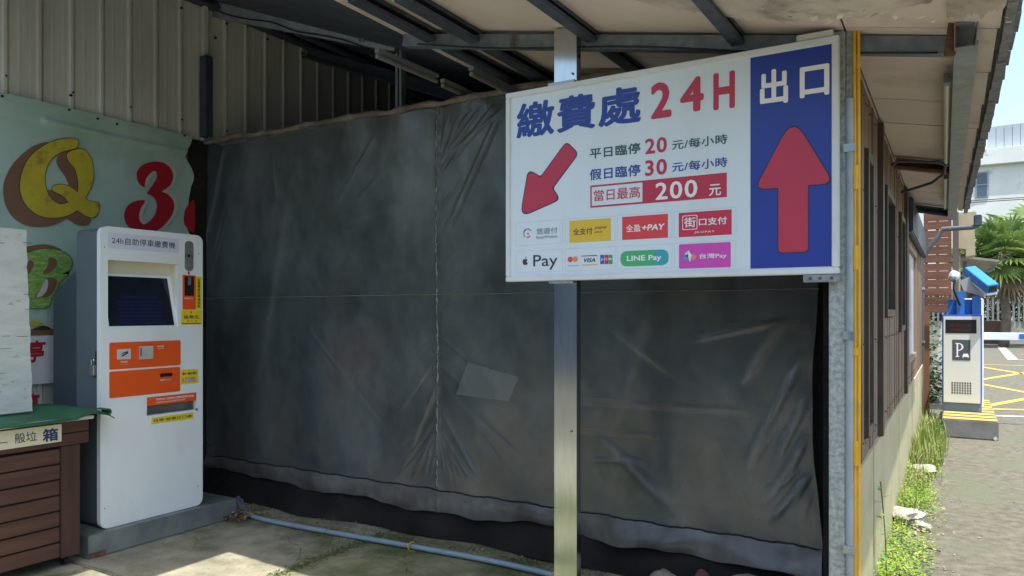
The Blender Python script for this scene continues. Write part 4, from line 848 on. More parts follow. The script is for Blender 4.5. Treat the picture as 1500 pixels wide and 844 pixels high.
# hasp and padlock on the side
sf = ky0+.012
a = at(137.5, 552, Y=sf); b3 = at(137.5, 514, Y=sf); MB().box(KF-.062, KF-.040, sf-.008, sf, a.z, b3.z).build('hasp', BLACK, ks, bevel=.002)
pc = at(130, 550, Y=sf-.02); pl = MB().box(KF-.098, KF-.052, sf-.024, sf-.004, pc.z, pc.z+.062).build('padlock', mat('silver_padlock', (.5, .5, .48), rough=.3, metal=.8), ks, bevel=.004)
MB().tube([(KF-.088, sf-.014, pc.z+.06)]+[(KF-.075-.013*math.cos(a_), sf-.014, pc.z+.082+.016*math.sin(a_)) for a_ in [i*math.pi/8 for i in range(9)]]+[(KF-.062, sf-.014, pc.z+.06)], .0035, 8).build('shackle', GALV_NEW, pl, smooth=True)
# plinth
pf = -4.20; a = at(130, 786, X=pf); b_ = at(347, 727, X=pf)
PL = mat('dull_galvanised_plinth', (.20, .23, .24), (.30, .33, .33), rough=.45, metal=.5, scale=7, dirt=(.20, .11, .05), dscale=3.5, dlim=(.66, .74), bump=.05)
pln = thing('kiosk_plinth', 'low galvanised steel plinth under the payment kiosk with rusty corners', 'plinth', ((pf-.3), (a.y+b_.y)/2, 0))
MB().box(pf-.62, pf, a.y, b_.y, .004, .134).build('plinth_box', PL, pln, bevel=.004)
for yy in (a.y+.05, b_.y-.06): MB().box(pf, pf+.002, yy-.05, yy+.05, .003, .035).build('rusty_foot', RUST, pln)
# debris by the plinth
LEAF = mat('dry_leaf_litter', (.16, .10, .05), (.30, .22, .13), rough=.9, scale=30)
db = MB(); rn = random.Random(11)
def litter(mb, x, y, z, s):
    a = rn.uniform(0, 6.28); t_ = rn.uniform(-.5, .5); u = Vector((math.cos(a), math.sin(a), t_))*s; v = Vector((-math.sin(a), math.cos(a), rn.uniform(-.4, .6)))*s*.55; c = Vector((x, y, z))
    mb.add([c-u, c-v*.8, c+u*.9, c+v+Vector((0, 0, s*.3))], [(0, 1, 2), (0, 2, 3)])
for i in range(420):
    litter(db, pf+rn.gauss(.03, .05), b_.y+rn.gauss(.02, .07), abs(rn.gauss(0, .02))+.006, rn.uniform(.006, .018))
for i in range(700):
    x = rn.uniform(-4.5, -.6); litter(db, x, 3.58+rn.gauss(.03, .035), .008, rn.uniform(.004, .012))
db.build('leaf_litter', LEAF, kind='stuff')

# ---------------------------------------------------------------- conduit pipes on the floor
cp_px = [(352, 742), (372, 757), (420, 768), (480, 779), (560, 793), (640, 807), (720, 822), (812, 843), (900, 868), (1000, 900)]
CON = mat('blue_grey_pvc_conduit', (.20, .27, .33), (.26, .33, .38), rough=.4, scale=6, dirt=(.13, .13, .10), dscale=6, dlim=(.58, .75))
cn = thing('floor_conduit', 'blue grey plastic conduit lying on the concrete along the curtain', 'pipe', at(600, 800, Z=.0))
base_pts = [at(x, y, Z=.020) for x, y in cp_px]; base_pts.insert(0, at(349, 737, Z=.03)+Vector((-.15, .12, 0)))
sp = smoothline(base_pts)
MB().tube(sp, .016, 12).build('conduit_tube', CON, cn, smooth='all'); MB().tube([p+Vector((.004, .026, -.008)) for p in sp], .012, 10).build('conduit_tube', CON, cn, smooth='all')
YW = mat('yellow_wire', (.62, .36, .03), rough=.5)
for (px, py, m, r_) in ((603, 801, YW, .0035), (812, 845, YW, .0035), (482, 780, LEAF, .003)):
    c = at(px, py, Z=.02); MB().tube([c+Vector((.008*math.sin(i), .028*math.cos(i*.6), .026*math.sin(i*.6)+.002)) for i in range(13)], r_, 6).build('wire_tie', m, cn, smooth='all')
MOSS = mat('moss', (.05, .08, .015), (.10, .13, .03), rough=.95, scale=30)
ms = MB(); rn = random.Random(8)
for i in range(3000):
    if i % 3: x = rn.uniform(-3.9, -1.0); y = 3.42+rn.gauss(0, .06)
    else: x = -3.10+rn.gauss(0, .03); y = rn.uniform(2.5, 3.6)
    if noise.noise(Vector((x*3, y*3, 4))) < -.05: continue
    s = rn.uniform(.003, .009); a = rn.uniform(0, 6.28)
    ms.add([(x+s*math.cos(a), y+s*math.sin(a), .002), (x+s*math.cos(a+2.1), y+s*math.sin(a+2.1), .002), (x+s*math.cos(a+4.2), y+s*math.sin(a+4.2), .002+s*.6)], [(0, 1, 2)])
ms.build('moss_tufts', MOSS, kind='stuff')
ck = MB(); rn = random.Random(15)
for (x0_, y0_, a_) in ((-3.9, 2.75, .9), (-2.5, 3.1, 2.2), (-3.6, 3.25, -.3)):
    p_ = Vector((x0_, y0_, 0))
    for k in range(22):
        a_ += rn.uniform(-.45, .45); d_ = Vector((math.cos(a_), math.sin(a_), 0))*.028; n_ = Vector((-d_.y, d_.x, 0))*rn.uniform(.03, .07)
        ck.add([p_-n_+Vector((0, 0, .0032)), p_+d_-n_+Vector((0, 0, .0032)), p_+d_+n_+Vector((0, 0, .0032)), p_+n_+Vector((0, 0, .0032))], [(0, 1, 2, 3)]); p_ = p_+d_
ck.build('concrete_cracks', mat('crack_dark', (.04, .04, .03), rough=1.0), fl, kind='stuff')
gt = MB()
for i in range(1400):
    x = rn.uniform(-4.2, -.6); y = 3.46+abs(rn.gauss(0, .07)) if i % 2 else rn.uniform(2.2, 3.5)
    s_ = rn.uniform(.0015, .005) if i % 2 else rn.uniform(.001, .003); gt.lump((x, y, .002+s_*.5), (s_, s_*1.3, s_*.7), i, 1, .3)
gt.build('grit', mat('grit', (.12, .10, .07), (.34, .30, .23), rough=.95, scale=60), kind='stuff')
# rubble at the foot of the curtain, right
STN = mat('dirty_stone', (.20, .17, .13), (.34, .29, .22), rough=.95, scale=9, bump=.5, bscale=30)
for i, (px, rx, rz, lab) in enumerate(((1092, .11, .090, 'rounded brown stone at the foot of the tarpaulin near the corner post'), (972, .07, .072, 'flat grey stone at the foot of the tarpaulin'), (1028, .04, .085, 'reddish brick fragment between two stones under the curtain'), (1165, .05, .10, 'small stone beside the corner post foot'))):
    c = at(px, 850, Y=3.52); o = MB().lump((c.x, 3.52, rz*.85), (rx, .07, rz), i+3, 3, .2).build('stone', STN if i != 2 else RUST, smooth=True); o['label'] = lab; o['category'] = 'stone'

# ---------------------------------------------------------------- slatted refuse cabinet with green mat and white board
CF = -4.19
WOOD = mat('dark_brown_slat_wood', (.045, .018, .013), (.095, .042, .030), rough=.5, scale=14, stretch=(1, .10, 1.6), bump=.35, bscale=18, dirt=(.11, .06, .05), dscale=5, dlim=(.62, .8))
WOODV = mat('dark_brown_post_wood', (.045, .02, .015), (.085, .04, .03), rough=.55, scale=10, stretch=(1, 1, .12), bump=.25, bscale=14)
yr = at(117, 700, X=CF).y; yp0 = at(89, 700, X=CF).y
cb = thing('refuse_cabinet', 'dark brown slatted wooden refuse cabinet with a cream name board', 'cabinet', (CF-.3, 1.8, .0))
cy0 = 1.0
MB().box(CF-.60, CF-.03, cy0+.02, yr-.03, .07, .76).build('inner_box', BLACK, cb)
zs0, zs1 = .06, .66; ns_ = 7; ph = (zs1-zs0)/ns_
for i in range(ns_):
    MB().box(CF-.022, CF-.004+random.uniform(-.002, .002), cy0+.07, yp0-.003, zs0+ph*i+.003, zs0+ph*(i+1)-.004).build('slat', WOOD, cb, bevel=.003)
    MB().box(CF-.56, CF-.08, yr-.020, yr-.004, zs0+ph*i+.003, zs0+ph*(i+1)-.004).build('slat', WOOD, cb, bevel=.003)
for (xa_, xb2, ya_, yb_) in ((CF-.03, CF+.004, yp0, yr), (CF-.03, CF+.004, cy0, cy0+.07), (CF-.62, CF-.57, yp0, yr)):
    MB().box(xa_, xb2, ya_, yb_, .055, .67).build('corner_post', WOODV, cb, bevel=.004)
yt = at(130, 640, X=CF+.01).y
for z0_, z1_ in ((.672, .735), (.739, .80)):
    MB().box(CF-.62, CF+.014, cy0-.03, yt, z0_, z1_).build('top_rail', WOOD, cb, bevel=.004)
MB().box(CF-.64, CF+.03, cy0-.05, yt+.02, .803, .822).build('white_top_board', mat('white_top', (.60, .61, .62), (.68, .69, .70), rough=.5, scale=5), cb, bevel=.003)
for yy in (yr-.06, cy0+.1, (yr+cy0)/2):
    cs = MB().cyl((CF-.05, yy-.011, .028), .026, .022, 16, (0, 1, 0)).build('caster', BLACK, cb, smooth=True)
    MB().box(CF-.075, CF-.025, yy-.02, yy+.02, .048, .06).build('caster_plate', GALV, cs)
CS = Surf((CF+.016, 0, 0), (0, 1, 0), (0, 0, 1))
b = (*CS.uv(-60, 668), *CS.uv(89, 621)); CS.shape('name_board', rrect(*b), mat('cream_name_board', (.58, .53, .38), (.62, .57, .42), rough=.6, scale=8, dirt=(.4, .32, .2), dscale=6, dlim=(.6, .75)), cb, h=.008)
CS.text('箱', (*CS.uv(61, 648), *CS.uv(84, 626)), NAVY, cb, bold=.03, lift=.0092); CS.text('般垃', (*CS.uv(20, 650), *CS.uv(53, 631)), INK, cb, bold=.004, lift=.0092, shear=-.1); CS.text('一', (*CS.uv(-12, 650), *CS.uv(10, 648)), INK, cb, lift=.0092)
# green mat
GM = mat('green_rubber_mat', (.018, .10, .045), (.035, .14, .07), rough=.65, scale=6, bump=.2, bscale=30, dirt=(.02, .06, .03), dscale=3)
gm = MB()
def mfn(u, v):
    y = cy0-.05 + (2.47-cy0+.05)*v; x = CF-.60 + (.66)*u
    curl = max(0, (v-.86)/.14)
    z = .832 + .012*noise.noise(Vector((x*3, y*3, 1))) + .030*math.sin(curl*math.pi)*(.4+.6*u) - .012*curl**2*u
    if u > .93: z -= .012*(u-.93)/.07
    if curl > .8: y -= (curl-.8)*.06
    return (x + .02*curl*u, y, z)
gm.grid(mfn, 24, 50); k_ = len(gm.v); gm.v += [(x, y, z-.007) for (x, y, z) in gm.v]; gm.f = [list(f)[::-1] for f in gm.f] + [[i+k_ for i in f] for f in gm.f]
nu_ = 25
gm.f = [f[::-1] for f in gm.f]
for j in range(50): gm.f.append([j*nu_+24, (j+1)*nu_+24, (j+1)*nu_+24+k_, j*nu_+24+k_])
for i in range(24): gm.f.append([50*nu_+i, 50*nu_+i+1, 50*nu_+i+1+k_, 50*nu_+i+k_])
gmt = gm.build('green_mat', GM, smooth='all'); gmt['label'] = 'green rubber mat with a curled corner lying on the refuse cabinet'; gmt['category'] = 'mat'
MB().prism(catmull([(.0, -.012), (.02, -.018), (.032, -.004), (.028, .014), (.012, .022), (-.01, .016), (.004, .012), (.018, .010), (.022, -.002), (.014, -.008)], 4), (CF-.03, 2.425, .832), (0, 1, 0), (0, 0, 1), (.085, 0, 0)).build('rolled_corner', GM, gmt, smooth=True)
# white weathered board
WB = mat('weathered_white_board', (.54, .57, .54), (.64, .66, .63), rough=.8, scale=7, stretch=(1, 1, 3), dirt=(.28, .27, .22), dscale=9, dlim=(.60, .74), bump=.18, bscale=30)
wbx = -4.48; ya_ = at(38, 337, X=wbx).y; yb_ = at(48, 590, X=wbx).y; z1_ = at(38, 337, X=wbx).z
rn = random.Random(4); bp_ = [(1.3, .842), (yb_, .842)]
for i in range(40):
    f_ = i/39; bp_.append((yb_+(ya_-yb_)*f_+rn.uniform(-.003, .003)*(2 if i % 7 == 3 else 1), .85+(z1_-.85)*f_))
bp_.append((1.3, z1_+.01))
wbd = thing('weathered_board', 'weathered white painted board standing upright on the refuse cabinet', 'board', (wbx, 1.8, .842))
MB().prism(bp_, (wbx-.018, 0, 0), (0, 1, 0), (0, 0, 1), (.018, 0, 0)).build('board_panel', WB, wbd)
q = MB()
for i in range(26):
    yy = rn.uniform(1.9, yb_-.02); zz = rn.uniform(.87, z1_-.03); q.box(wbx, wbx+.0015, yy, yy+rn.uniform(.01, .06), zz, zz+rn.uniform(.0015, .004))
q.build('board_cracks', mat('crack_brown', (.16, .13, .10), rough=.9), wbd, kind='stuff')

# ---------------------------------------------------------------- right outer wall (plank building)
RX = -.35
PK = mat('weathered_plank', (.125, .078, .052), (.235, .160, .115), rough=.75, scale=8, stretch=(1, 1, .10), bump=.4, bscale=12, dirt=(.24, .19, .15), dscale=5, dlim=(.6, .8))
pb = thing('plank_building', 'long brown plank building side under the eave', 'building', (RX-.1, 7, 0))
YE = 11.0; ZB = .72
MB().box(RX-.09, RX-.03, PY+.1, YE, 0, 2.44).build('inner_wall', mat('black_inner_board', (.010, .011, .012), (.02, .02, .02), rough=.95, spec=.1, scale=6), pb)
MB().box(-4.9, RX-.125, 9.13, 9.3, 0, 2.44).build('rear_wall', DECK, pb)
wins = []
def wy(px): return at(px, 458, X=RX).y
W1 = (wy(1270), wy(1276), .86, 2.12); W2 = (wy(1298), wy(1309), 1.42, 2.12); W3 = (wy(1319), wy(1324), 1.3, 2.12); W4 = (wy(1330), wy(1341), .98, 1.98)
wins = [W1, W2, W3, W4]
y = PY+.10; rn = random.Random(21)
while y < YE:
    wd = .105
    seg = [(ZB+.003, 2.445)]
    for (a, b_, z0_, z1_) in wins:
        if y+wd > a-.04 and y < b_+.04: seg = [(ZB+.003, z0_-.05), (z1_+.05, 2.445)]
    for (a, b_) in seg:
        if b_-a > .03: MB().box(RX-.03, RX-.006+rn.uniform(-.003, .004), y+.003, y+wd-.003, a, b_).build('plank', PK, pb, bevel=.002, segs=1)
    y += wd
nh = MB()
for k in range(60):
    for z_ in (.80, 1.25, 1.95, 2.38):
        yy_ = PY+.15+.105*k
        if any(a-.06 < yy_ < b_+.06 and z0_-.06 < z_ < z1_+.06 for (a, b_, z0_, z1_) in wins): continue
        nh.cyl((RX-.006, yy_, z_+.01*math.sin(k*3)), .004, .007, 6, (1, 0, 0))
nh.build('nail_heads', RUST, pb, kind='stuff')
FRB = mat('dark_window_frame', (.085, .06, .05), (.05, .04, .035), rough=.5, scale=6); GLS = mat('dark_window_glass', (.02, .025, .03), rough=.08); SHEET = mat('white_window_film', (.50, .50, .58), (.42, .42, .50), rough=.35, scale=4)
CREAM = mat('cream_pane', (.45, .40, .28), rough=.6)  # even cream colour for the first window pane
for i, (a, b_, z0_, z1_) in enumerate(wins):
    f_ = MB(); fm = .045
    f_.box(RX-.02, RX+.012, a-fm, a, z0_-fm, z1_+fm); f_.box(RX-.02, RX+.012, b_, b_+fm, z0_-fm, z1_+fm); f_.box(RX-.02, RX+.011, a, b_, z1_, z1_+fm); f_.box(RX-.02, RX+.011, a, b_, z0_-fm, z0_)
    fr = f_.build('window', (FRB, FRB, FRB, mat('tan_window_frame', (.25, .19, .12), rough=.6))[i], pb, bevel=.002)
    MB().box(RX-.028, RX-.018, a+.001, b_-.001, z0_+.001, z1_-.001).build('pane', (CREAM, GLS, GLS, SHEET)[i], fr)
    MB().box(RX-.017, RX-.008, (a+b_)/2-.01, (a+b_)/2+.01, z0_+.001, z1_-.001).build('glazing_bar', FRB, fr) if i == 0 else None
MB().box(RX-.02, RX+.02, wy(1288), wy(1290), ZB+.003, 2.44).build('dark_batten', FRB, pb); MB().box(RX-.02, RX+.02, wy(1325.5), wy(1327), ZB+.003, 2.44).build('dark_batten', FRB, pb)
BASE = mat('beige_base_sheet', (.38, .345, .21), (.45, .41, .27), rough=.6, scale=2, dirt=(.30, .27, .17), dscale=3, dlim=(.55, .8))
yy = PY+.10; 
for k in range(8):
    MB().box(RX-.03, RX+.004+(.003 if k % 2 else 0), yy+.002, yy+.998, -.01, ZB).build('base_sheet', BASE, pb); yy += 1.0
# dark awning roll near far end
o = MB().box(RX-.0, RX+.05, wy(1328), YE-.1, 2.10, 2.40).build('rolled_shade', STEEL_DARK, pb, bevel=.01)
# down pipe
dpx = at(1350, 500, Y=11.05)
dp = thing('downpipe', 'thin grey downpipe bending from the eave end down the building corner', 'pipe', (dpx.x, 11.05, 0))
P1 = [at(1433, 329, Y=11.1), at(1425, 333, Y=11.1), at(1380, 336, Y=11.1), at(1376, 345, Y=11.1), at(1353, 372, Y=11.1), at(1350, 382, Y=11.1), at(1350, 480, Y=11.1), at(1350, 600, Y=11.1)]
P1[-1].z = 0.0
MB().tube(P1, .032, 10).build('pipe', mat('grey_downpipe', (.09, .10, .11), rough=.6), dp, smooth=True)
MB().box(P1[0].x-.05, P1[0].x+.04, 11.05, 11.15, P1[0].z-.02, P1[0].z+.12).build('gutter_outlet', STEEL_DARK, dp, bevel=.01)
for z in (1.0, 1.7): MB().cyl((P1[-2].x, 11.1, z), .042, .03, 12).build('pipe_collar', GALV, dp)
# slatted timber screen
SYc = 11.4; xa_, xb2 = at(1353, 400, Y=SYc).x, at(1394, 400, Y=SYc).x
SLW = mat('red_brown_slat', (.13, .055, .03), (.21, .09, .055), rough=.7, scale=9, stretch=(.15, 1, 1), bump=.3)
scn = thing('timber_screen', 'red brown horizontal slat timber screen at the far end of the eave', 'screen', ((xa_+xb2)/2, SYc, 0))
ztop_ = at(1370, 312, Y=SYc).z; zbo_ = at(1370, 458, Y=SYc).z
k = 12; hh_ = (ztop_-zbo_)/k
for i in range(k):
    MB().box(xa_, xb2, SYc, SYc+.02, zbo_+hh_*i+.002, zbo_+hh_*(i+1)-(.003, .012, .004, .004)[i % 4]).build('slat', SLW, scn, bevel=.002, segs=1)
for xx in (xa_+.03, (xa_+xb2)/2, xb2-.02): MB().box(xx-.018, xx+.018, SYc+.022, SYc+.05, 0 if xx < xa_+.05 else zbo_, ztop_).build('upright', SLW, scn)
MB().box(xa_-.0, xa_+.07, SYc-.03, SYc-.002, 0, zbo_+.01).build('upright', mat('orange_brown_post', (.28, .12, .05), rough=.7), scn)
MB().box(xb2+.01, xb2+.08, SYc+.03, SYc+.10, 0, ztop_).build('upright', mat('grey_timber', (.12, .10, .085), rough=.8), scn)
bxp = thing('beige_eave_box', 'beige boxed end of the eave above the parking machine', 'roof end', (.1, 11.6, 2.0))
a = at(1398, 378, Y=11.7); b_ = at(1427, 312, Y=11.7)
MB().prism([(0, .12), (.13, .10), (.13, 0), (.24, .02), (b_.x-a.x, .35), (b_.x-a.x+.02, b_.z-a.z), (0, b_.z-a.z)], (a.x, 11.55, a.z), (1, 0, 0), (0, 0, 1), (0, .4, 0)).build('box_end', mat('aged_beige', (.38, .32, .20), (.45, .39, .26), rough=.8, scale=5), bxp, bevel=.004)
MB().box(a.x-.02, a.x+.07, 11.60, 11.68, 0, a.z+.1).build('post', mat('aged_beige'  , (.38, .32, .20)), bxp)
# grey tilted panel
tp_ = thing('tilted_canopy', 'small grey flat canopy panel tilted behind the camera housing', 'canopy', at(1432, 390, Y=12.4))
A_ = at(1404, 377, Y=12.0); B_ = at(1464, 384, Y=12.0); C_ = at(1452, 399, Y=12.7); D_ = at(1398, 391, Y=12.7)
vs = [D_, C_, B_, A_]; MB().add(vs+[v+Vector((0, 0, .03)) for v in vs], [(3, 2, 1, 0), (4, 5, 6, 7), (0, 1, 5, 4), (1, 2, 6, 5), (2, 3, 7, 6), (3, 0, 4, 7)]).build('canopy_panel', mat('grey_panel', (.22, .21, .19), (.28, .27, .24), rough=.6, scale=6), tp_)
MB().box(A_.x+.05, A_.x+.10, 12.25, 12.3, 0, A_.z-.06).build('canopy_post', STEEL_GREY, tp_)
MB().bar((A_.x+.07, 12.27, A_.z-.35), (A_.x+.45, 12.3, A_.z-.12), .03, .03).build('canopy_brace', STEEL_GREY, tp_)

# ---------------------------------------------------------------- gate machine on its island
PYf = at(1425, 642, Z=0).y
pa, pb2 = at(1380, 639, Y=PYf).x, at(1463, 646, Y=PYf).x
IS = mat('grey_island_concrete', (.13, .13, .13), (.19, .19, .185), rough=.85, scale=6, bump=.2)
isl = thing('traffic_island', 'low concrete island with yellow and black stripes under the parking machine', 'kerb island', ((pa+pb2)/2, PYf+1.2, 0))
MB().box(pa, pb2, PYf, PYf+2.5, -.01, .20).build('island_block', IS, isl, bevel=.012)
yy = PYf+.03; i = 0
while yy < PYf+2.4:
    MB().box(pa+.01, pb2-.01, yy, yy+.13, .2005, .204).build('painted_stripe', (LINEY, mat('worn_black_paint', (.09, .09, .085), rough=.8))[i % 2], isl); yy += .135; i += 1
MB().cyl((pb2-.03, PYf-.012, .012), .02, .012, 12, (0, 1, 0)).build('anchor_cap', mat('pale_cap', (.5, .5, .48)), isl)
GY = at(1409, 603, Z=.204).y
gx0, gx1 = at(1380, 560, Y=GY).x, at(1438.5, 560, Y=GY).x; gz0 = .204; gz1 = at(1409, 461, Y=GY).z
GS = Surf((0, GY, 0), (1, 0, 0), (0, 0, 1))
MBLUE = mat('blue_machine_paint', (.02, .13, .46), (.03, .16, .50), rough=.4, scale=5); MGREY = mat('blue_grey_base', (.13, .19, .28), rough=.5)
MFACE = mat('cream_machine_face', (.60, .61, .57), (.64, .64, .60), rough=.4, scale=4)
gm_ = thing('parking_gate_machine', 'blue and white parking gate machine with a P emblem on its front', 'parking machine', ((gx0+gx1)/2, GY+.15, gz0))
zmid = at(1400, 590, Y=GY).z
MB().box(gx0, gx1, GY+.004, GY+.36, zmid, gz1).build('blue_body', MBLUE, gm_, bevel=.006)
MB().box(gx0+.002, gx1-.002, GY+.012, GY+.35, gz0, zmid-.001).build('grey_base', MGREY, gm_, bevel=.004)
b = (gx0+.016, zmid+.004, gx1-.016, gz1-.022); GS.shape('front_panel', rrect(*b, r=.004), MFACE, gm_, h=.014, lift=-.004)
d1 = Surf((0, GY-.0102, 0), (1, 0, 0), (0, 0, 1))
b = d1.box((1385, 488), (1430.5, 468.5)); d1.shape('led_display', rrect(*b), BLACK, gm_, h=.003)
for i_ in range(2): d1.text(('歡迎光臨', '車牌辨識')[i_], (b[0]+.05, b[1]+.02+.055*(1-i_), b[2]-.05, b[1]+.055+.055*(1-i_)), mat('dim_red_led', (.10, .012, .012), rough=.4), gm_, lift=.0034)
b = d1.box((1395, 527.5), (1421.5, 498)); pe = d1.shape('parking_emblem', rrect(*b, r=.008), mat('charcoal_emblem', (.07, .085, .10), rough=.4), gm_, h=.003)
W2_ = b[2]-b[0]; H2_ = b[3]-b[1]
px_ = b[0]+W2_*.17; pz_ = b[1]+H2_*.16
def pz(name, pts, lift=.0032): d1.shape(name, [(px_+x*W2_*.5, pz_+z*H2_*.68) for x, z in pts], WPRINT, pe, h=.001, lift=lift)
pz('letter_stem', [(.14, .0), (.30, .0), (.30, 1), (.14, 1)]); pz('letter_serif', [(0, 0), (.44, 0), (.44, .05), (0, .05)], .0034); pz('letter_serif', [(0, .95), (.3, .95), (.3, 1), (0, 1)], .0034)
oo = [(.30+.62*math.sin(a/10*math.pi)*.95, .72+.28*math.cos(a/10*math.pi)) for a in range(11)]; ii = [(.30+.40*math.sin(a/10*math.pi), .72+.225*math.cos(a/10*math.pi)) for a in range(10, -1, -1)]
pz('letter_bowl', oo+ii)
cx_, cz_ = b[0]+W2_*.74, b[1]+H2_*.22
d1.shape('car_symbol', [(cx_+x*W2_*.17, cz_+z*H2_*.13) for x, z in ((-1, -.7), (-.7, -.7), (-.7, -.4), (.7, -.4), (.7, -.7), (1, -.7), (1, .1), (.7, .8), (-.7, .8), (-1, .1))], WPRINT, pe, h=.001, lift=.0032)
vn = MB(); b = d1.box((1393, 577), (1423.5, 560))
for i_ in range(8):
    for j_ in range(5):
        x0_ = b[0]+(b[2]-b[0])*i_/8+.006; z0_ = b[1]+(b[3]-b[1])*j_/5+.005; vn.box(x0_, x0_+(b[2]-b[0])/8-.012, GY-.0125, GY-.0102, z0_, z0_+(b[3]-b[1])/5-.010)
vn.build('vent_grille', INK, gm_)
# bracket and camera
bz0 = gz1
MB().box(at(1388, 450, Y=GY+.1).x, gx1-.004, GY+.14, GY+.16, bz0+.001, at(1400, 439, Y=GY+.15).z).build('bracket_plate', MBLUE, gm_, bevel=.003)
MB().box(at(1401, 450, Y=GY).x, at(1413, 450, Y=GY).x, GY+.05, GY+.138, bz0+.001, at(1405, 427, Y=GY+.1).z).build('bracket_upright', MBLUE, gm_, bevel=.003)
MB().box(at(1424, 450, Y=GY).x, at(1437, 450, Y=GY).x, GY+.05, GY+.138, bz0+.001, at(1430, 434, Y=GY+.1).z).build('bracket_upright', MBLUE, gm_, bevel=.003)
cmr = thing('gate_camera', 'blue box camera tilted down on top of the parking machine', 'camera', at(1425, 430, Y=GY+.1), None)
A_ = at(1418, 397, Y=GY+.25); B_ = at(1452, 424, Y=GY-.12); dirv = (B_-A_); sd = Vector((1, .25, 0)).normalized(); sd = (sd-dirv.normalized()*sd.dot(dirv.normalized())).normalized(); upv = sd.cross(dirv.normalized()); upv = upv if upv.z > 0 else -upv
MB().obox(A_-sd*.05-upv*.05, sd*.13, dirv, upv*.11).build('camera_hood', mat('bright_blue_hood', (.03, .22, .62), rough=.35), cmr, bevel=.006)
MB().obox(A_-sd*.045-upv*.075+dirv*.02, sd*.12, dirv*1.0, upv*.024).build('camera_body', WHITE, cmr, bevel=.004)
MB().obox(B_-sd*.03-upv*.03, sd*.09, dirv*.012, upv*.07).build('lens_window', GLS, cmr)
lamp = MB().lump(at(1397, 405, Y=GY+.12), (.07, .07, .07), 2, 2, .2).build('flood_lamp', mat('clear_lamp_dome', (.70, .72, .72), (.12, .13, .14), rough=.15, scale=25), cmr, smooth=True)
mba = at(1405, 412, Y=GY+.12); mbb = at(1432, 432, Y=GY+.1); MB().prism([(0, 0), (.12, .06), (.30, -.15), (.26, -.20), (.05, -.12)], mba, (1, 0, 0), (0, 0, 1), (0, .03, 0)).build('mount_plate', mat('grey_mount', (.34, .36, .36), rough=.5), cmr, bevel=.002)
MB().tube(smoothline([at(1399, 410, Y=GY+.05), at(1397, 420, Y=GY+.03), at(1400, 432, Y=GY+.02), at(1407, 448, Y=GY+.03)]), .014, 8).build('cable', BLACK, cmr, smooth='all')
# barrier
bar = thing('barrier_gate', 'white barrier cabinet and arm behind the parking machine', 'barrier', (gx1+.0, GY+.9, 0))
bx1 = at(1441, 500, Y=GY+.5).x
MB().box(bx1-.30, bx1, GY+.5, GY+.8, .205, at(1438, 437, Y=GY+.5).z).build('barrier_cabinet', WHITE, bar, bevel=.01)
a = at(1442, 487, Y=GY+.6); b_ = at(1442, 498, Y=GY+.6)
MB().box(bx1+.002, bx1+3.4, GY+.60, GY+.64, b_.z, a.z).build('barrier_arm', WHITE, bar, bevel=.006)
xb3 = at(1493, 490, Y=GY+.6).x; MB().box(xb3, xb3+.25, GY+.594, GY+.599, b_.z+.02, a.z-.015).build('blue_reflector', MBLUE, bar)

# ---------------------------------------------------------------- weeds, stones and seedlings along the building base
WEED = mat('sunlit_weed_leaf', (.13, .25, .025), (.46, .52, .09), rough=.6, c3=(.24, .40, .04), scale=9, trans=.35); GRS = mat('grass_blade', (.15, .24, .04), (.36, .38, .12), rough=.6, scale=9, trans=.3)
wd_ = MB(); rn = random.Random(31)
LUMPS = [(1327, 764, .098), (1350, 774, .045), (1352, 694, .085), (1334, 684, .06), (1362, 660, .07), (1346, 655, .06)]
LP_ = [(at(a, b, Z=0), c) for a, b, c in LUMPS]
def leaf(mb, c, s, yaw, tilt, wr=.5):
    u = Vector((math.cos(yaw)*math.cos(tilt), math.sin(yaw)*math.cos(tilt), math.sin(tilt)))*s; v = Vector((-math.sin(yaw), math.cos(yaw), 0))*s*wr
    mb.add([c, c+u*.5-v*.5+Vector((0, 0, s*.08)), c+u, c+u*.5+v*.5+Vector((0, 0, s*.08))], [(0, 1, 2), (0, 2, 3)])
i = 0
while i < 26000:
    y = rn.uniform(3.15, 10.6); x = RX+abs(rn.gauss(0, .13))+.01
    dn = noise.noise(Vector((x*2.5, y*1.1, 7)))+.25
    if y > 4.6: dn -= .08
    i += 1
    if x-RX > .26+.12*noise.noise(Vector((y*2, 0, 0))) or rn.random() > .55+dn: continue
    if any((x-p.x)**2+(y-p.y)**2*.6 < (q_*1.25)**2 for p, q_ in LP_): continue
    h_ = rn.random()**1.6*(.10+.08*max(0, noise.noise(Vector((y*1.7, x, 2)))))
    leaf(wd_, Vector((x, y, .0+h_)), rn.uniform(.008, .024), rn.uniform(0, 6.28), rn.uniform(-.3, .7), .75)
wd_.build('low_weeds', WEED, kind='stuff')
gr = MB()
for i in range(1500):
    y = rn.choice((rn.gauss(8.6, .8), rn.gauss(7.2, 1.0), rn.uniform(5.2, 10.8))); x = RX+.02+abs(rn.gauss(0, .11))
    if any((x-p.x)**2+(y-p.y)**2*.6 < (q_*1.1)**2 for p, q_ in LP_): continue
    if x > RX+.10+.2*max(0, min(1, (y-5.5)/3)): continue
    big = .8 if y > 7.4 else .4; hgt = rn.uniform(.06, .42)**1.2*big; a = rn.uniform(0, 6.28); ln = rn.uniform(.05, .32)*hgt; wv_ = rn.uniform(.003, .007)*(1+big)
    d = Vector((math.cos(a), math.sin(a), 0)); s_ = Vector((-math.sin(a), math.cos(a), 0))*wv_; b0 = Vector((x, y, -.01)); m1 = b0+d*ln*.35+Vector((0, 0, hgt*.6)); tp2 = b0+d*ln+Vector((0, 0, hgt))
    gr.add([b0-s_, b0+s_, m1+s_*.8, m1-s_*.8, tp2], [(0, 1, 2, 3), (3, 2, 4)])
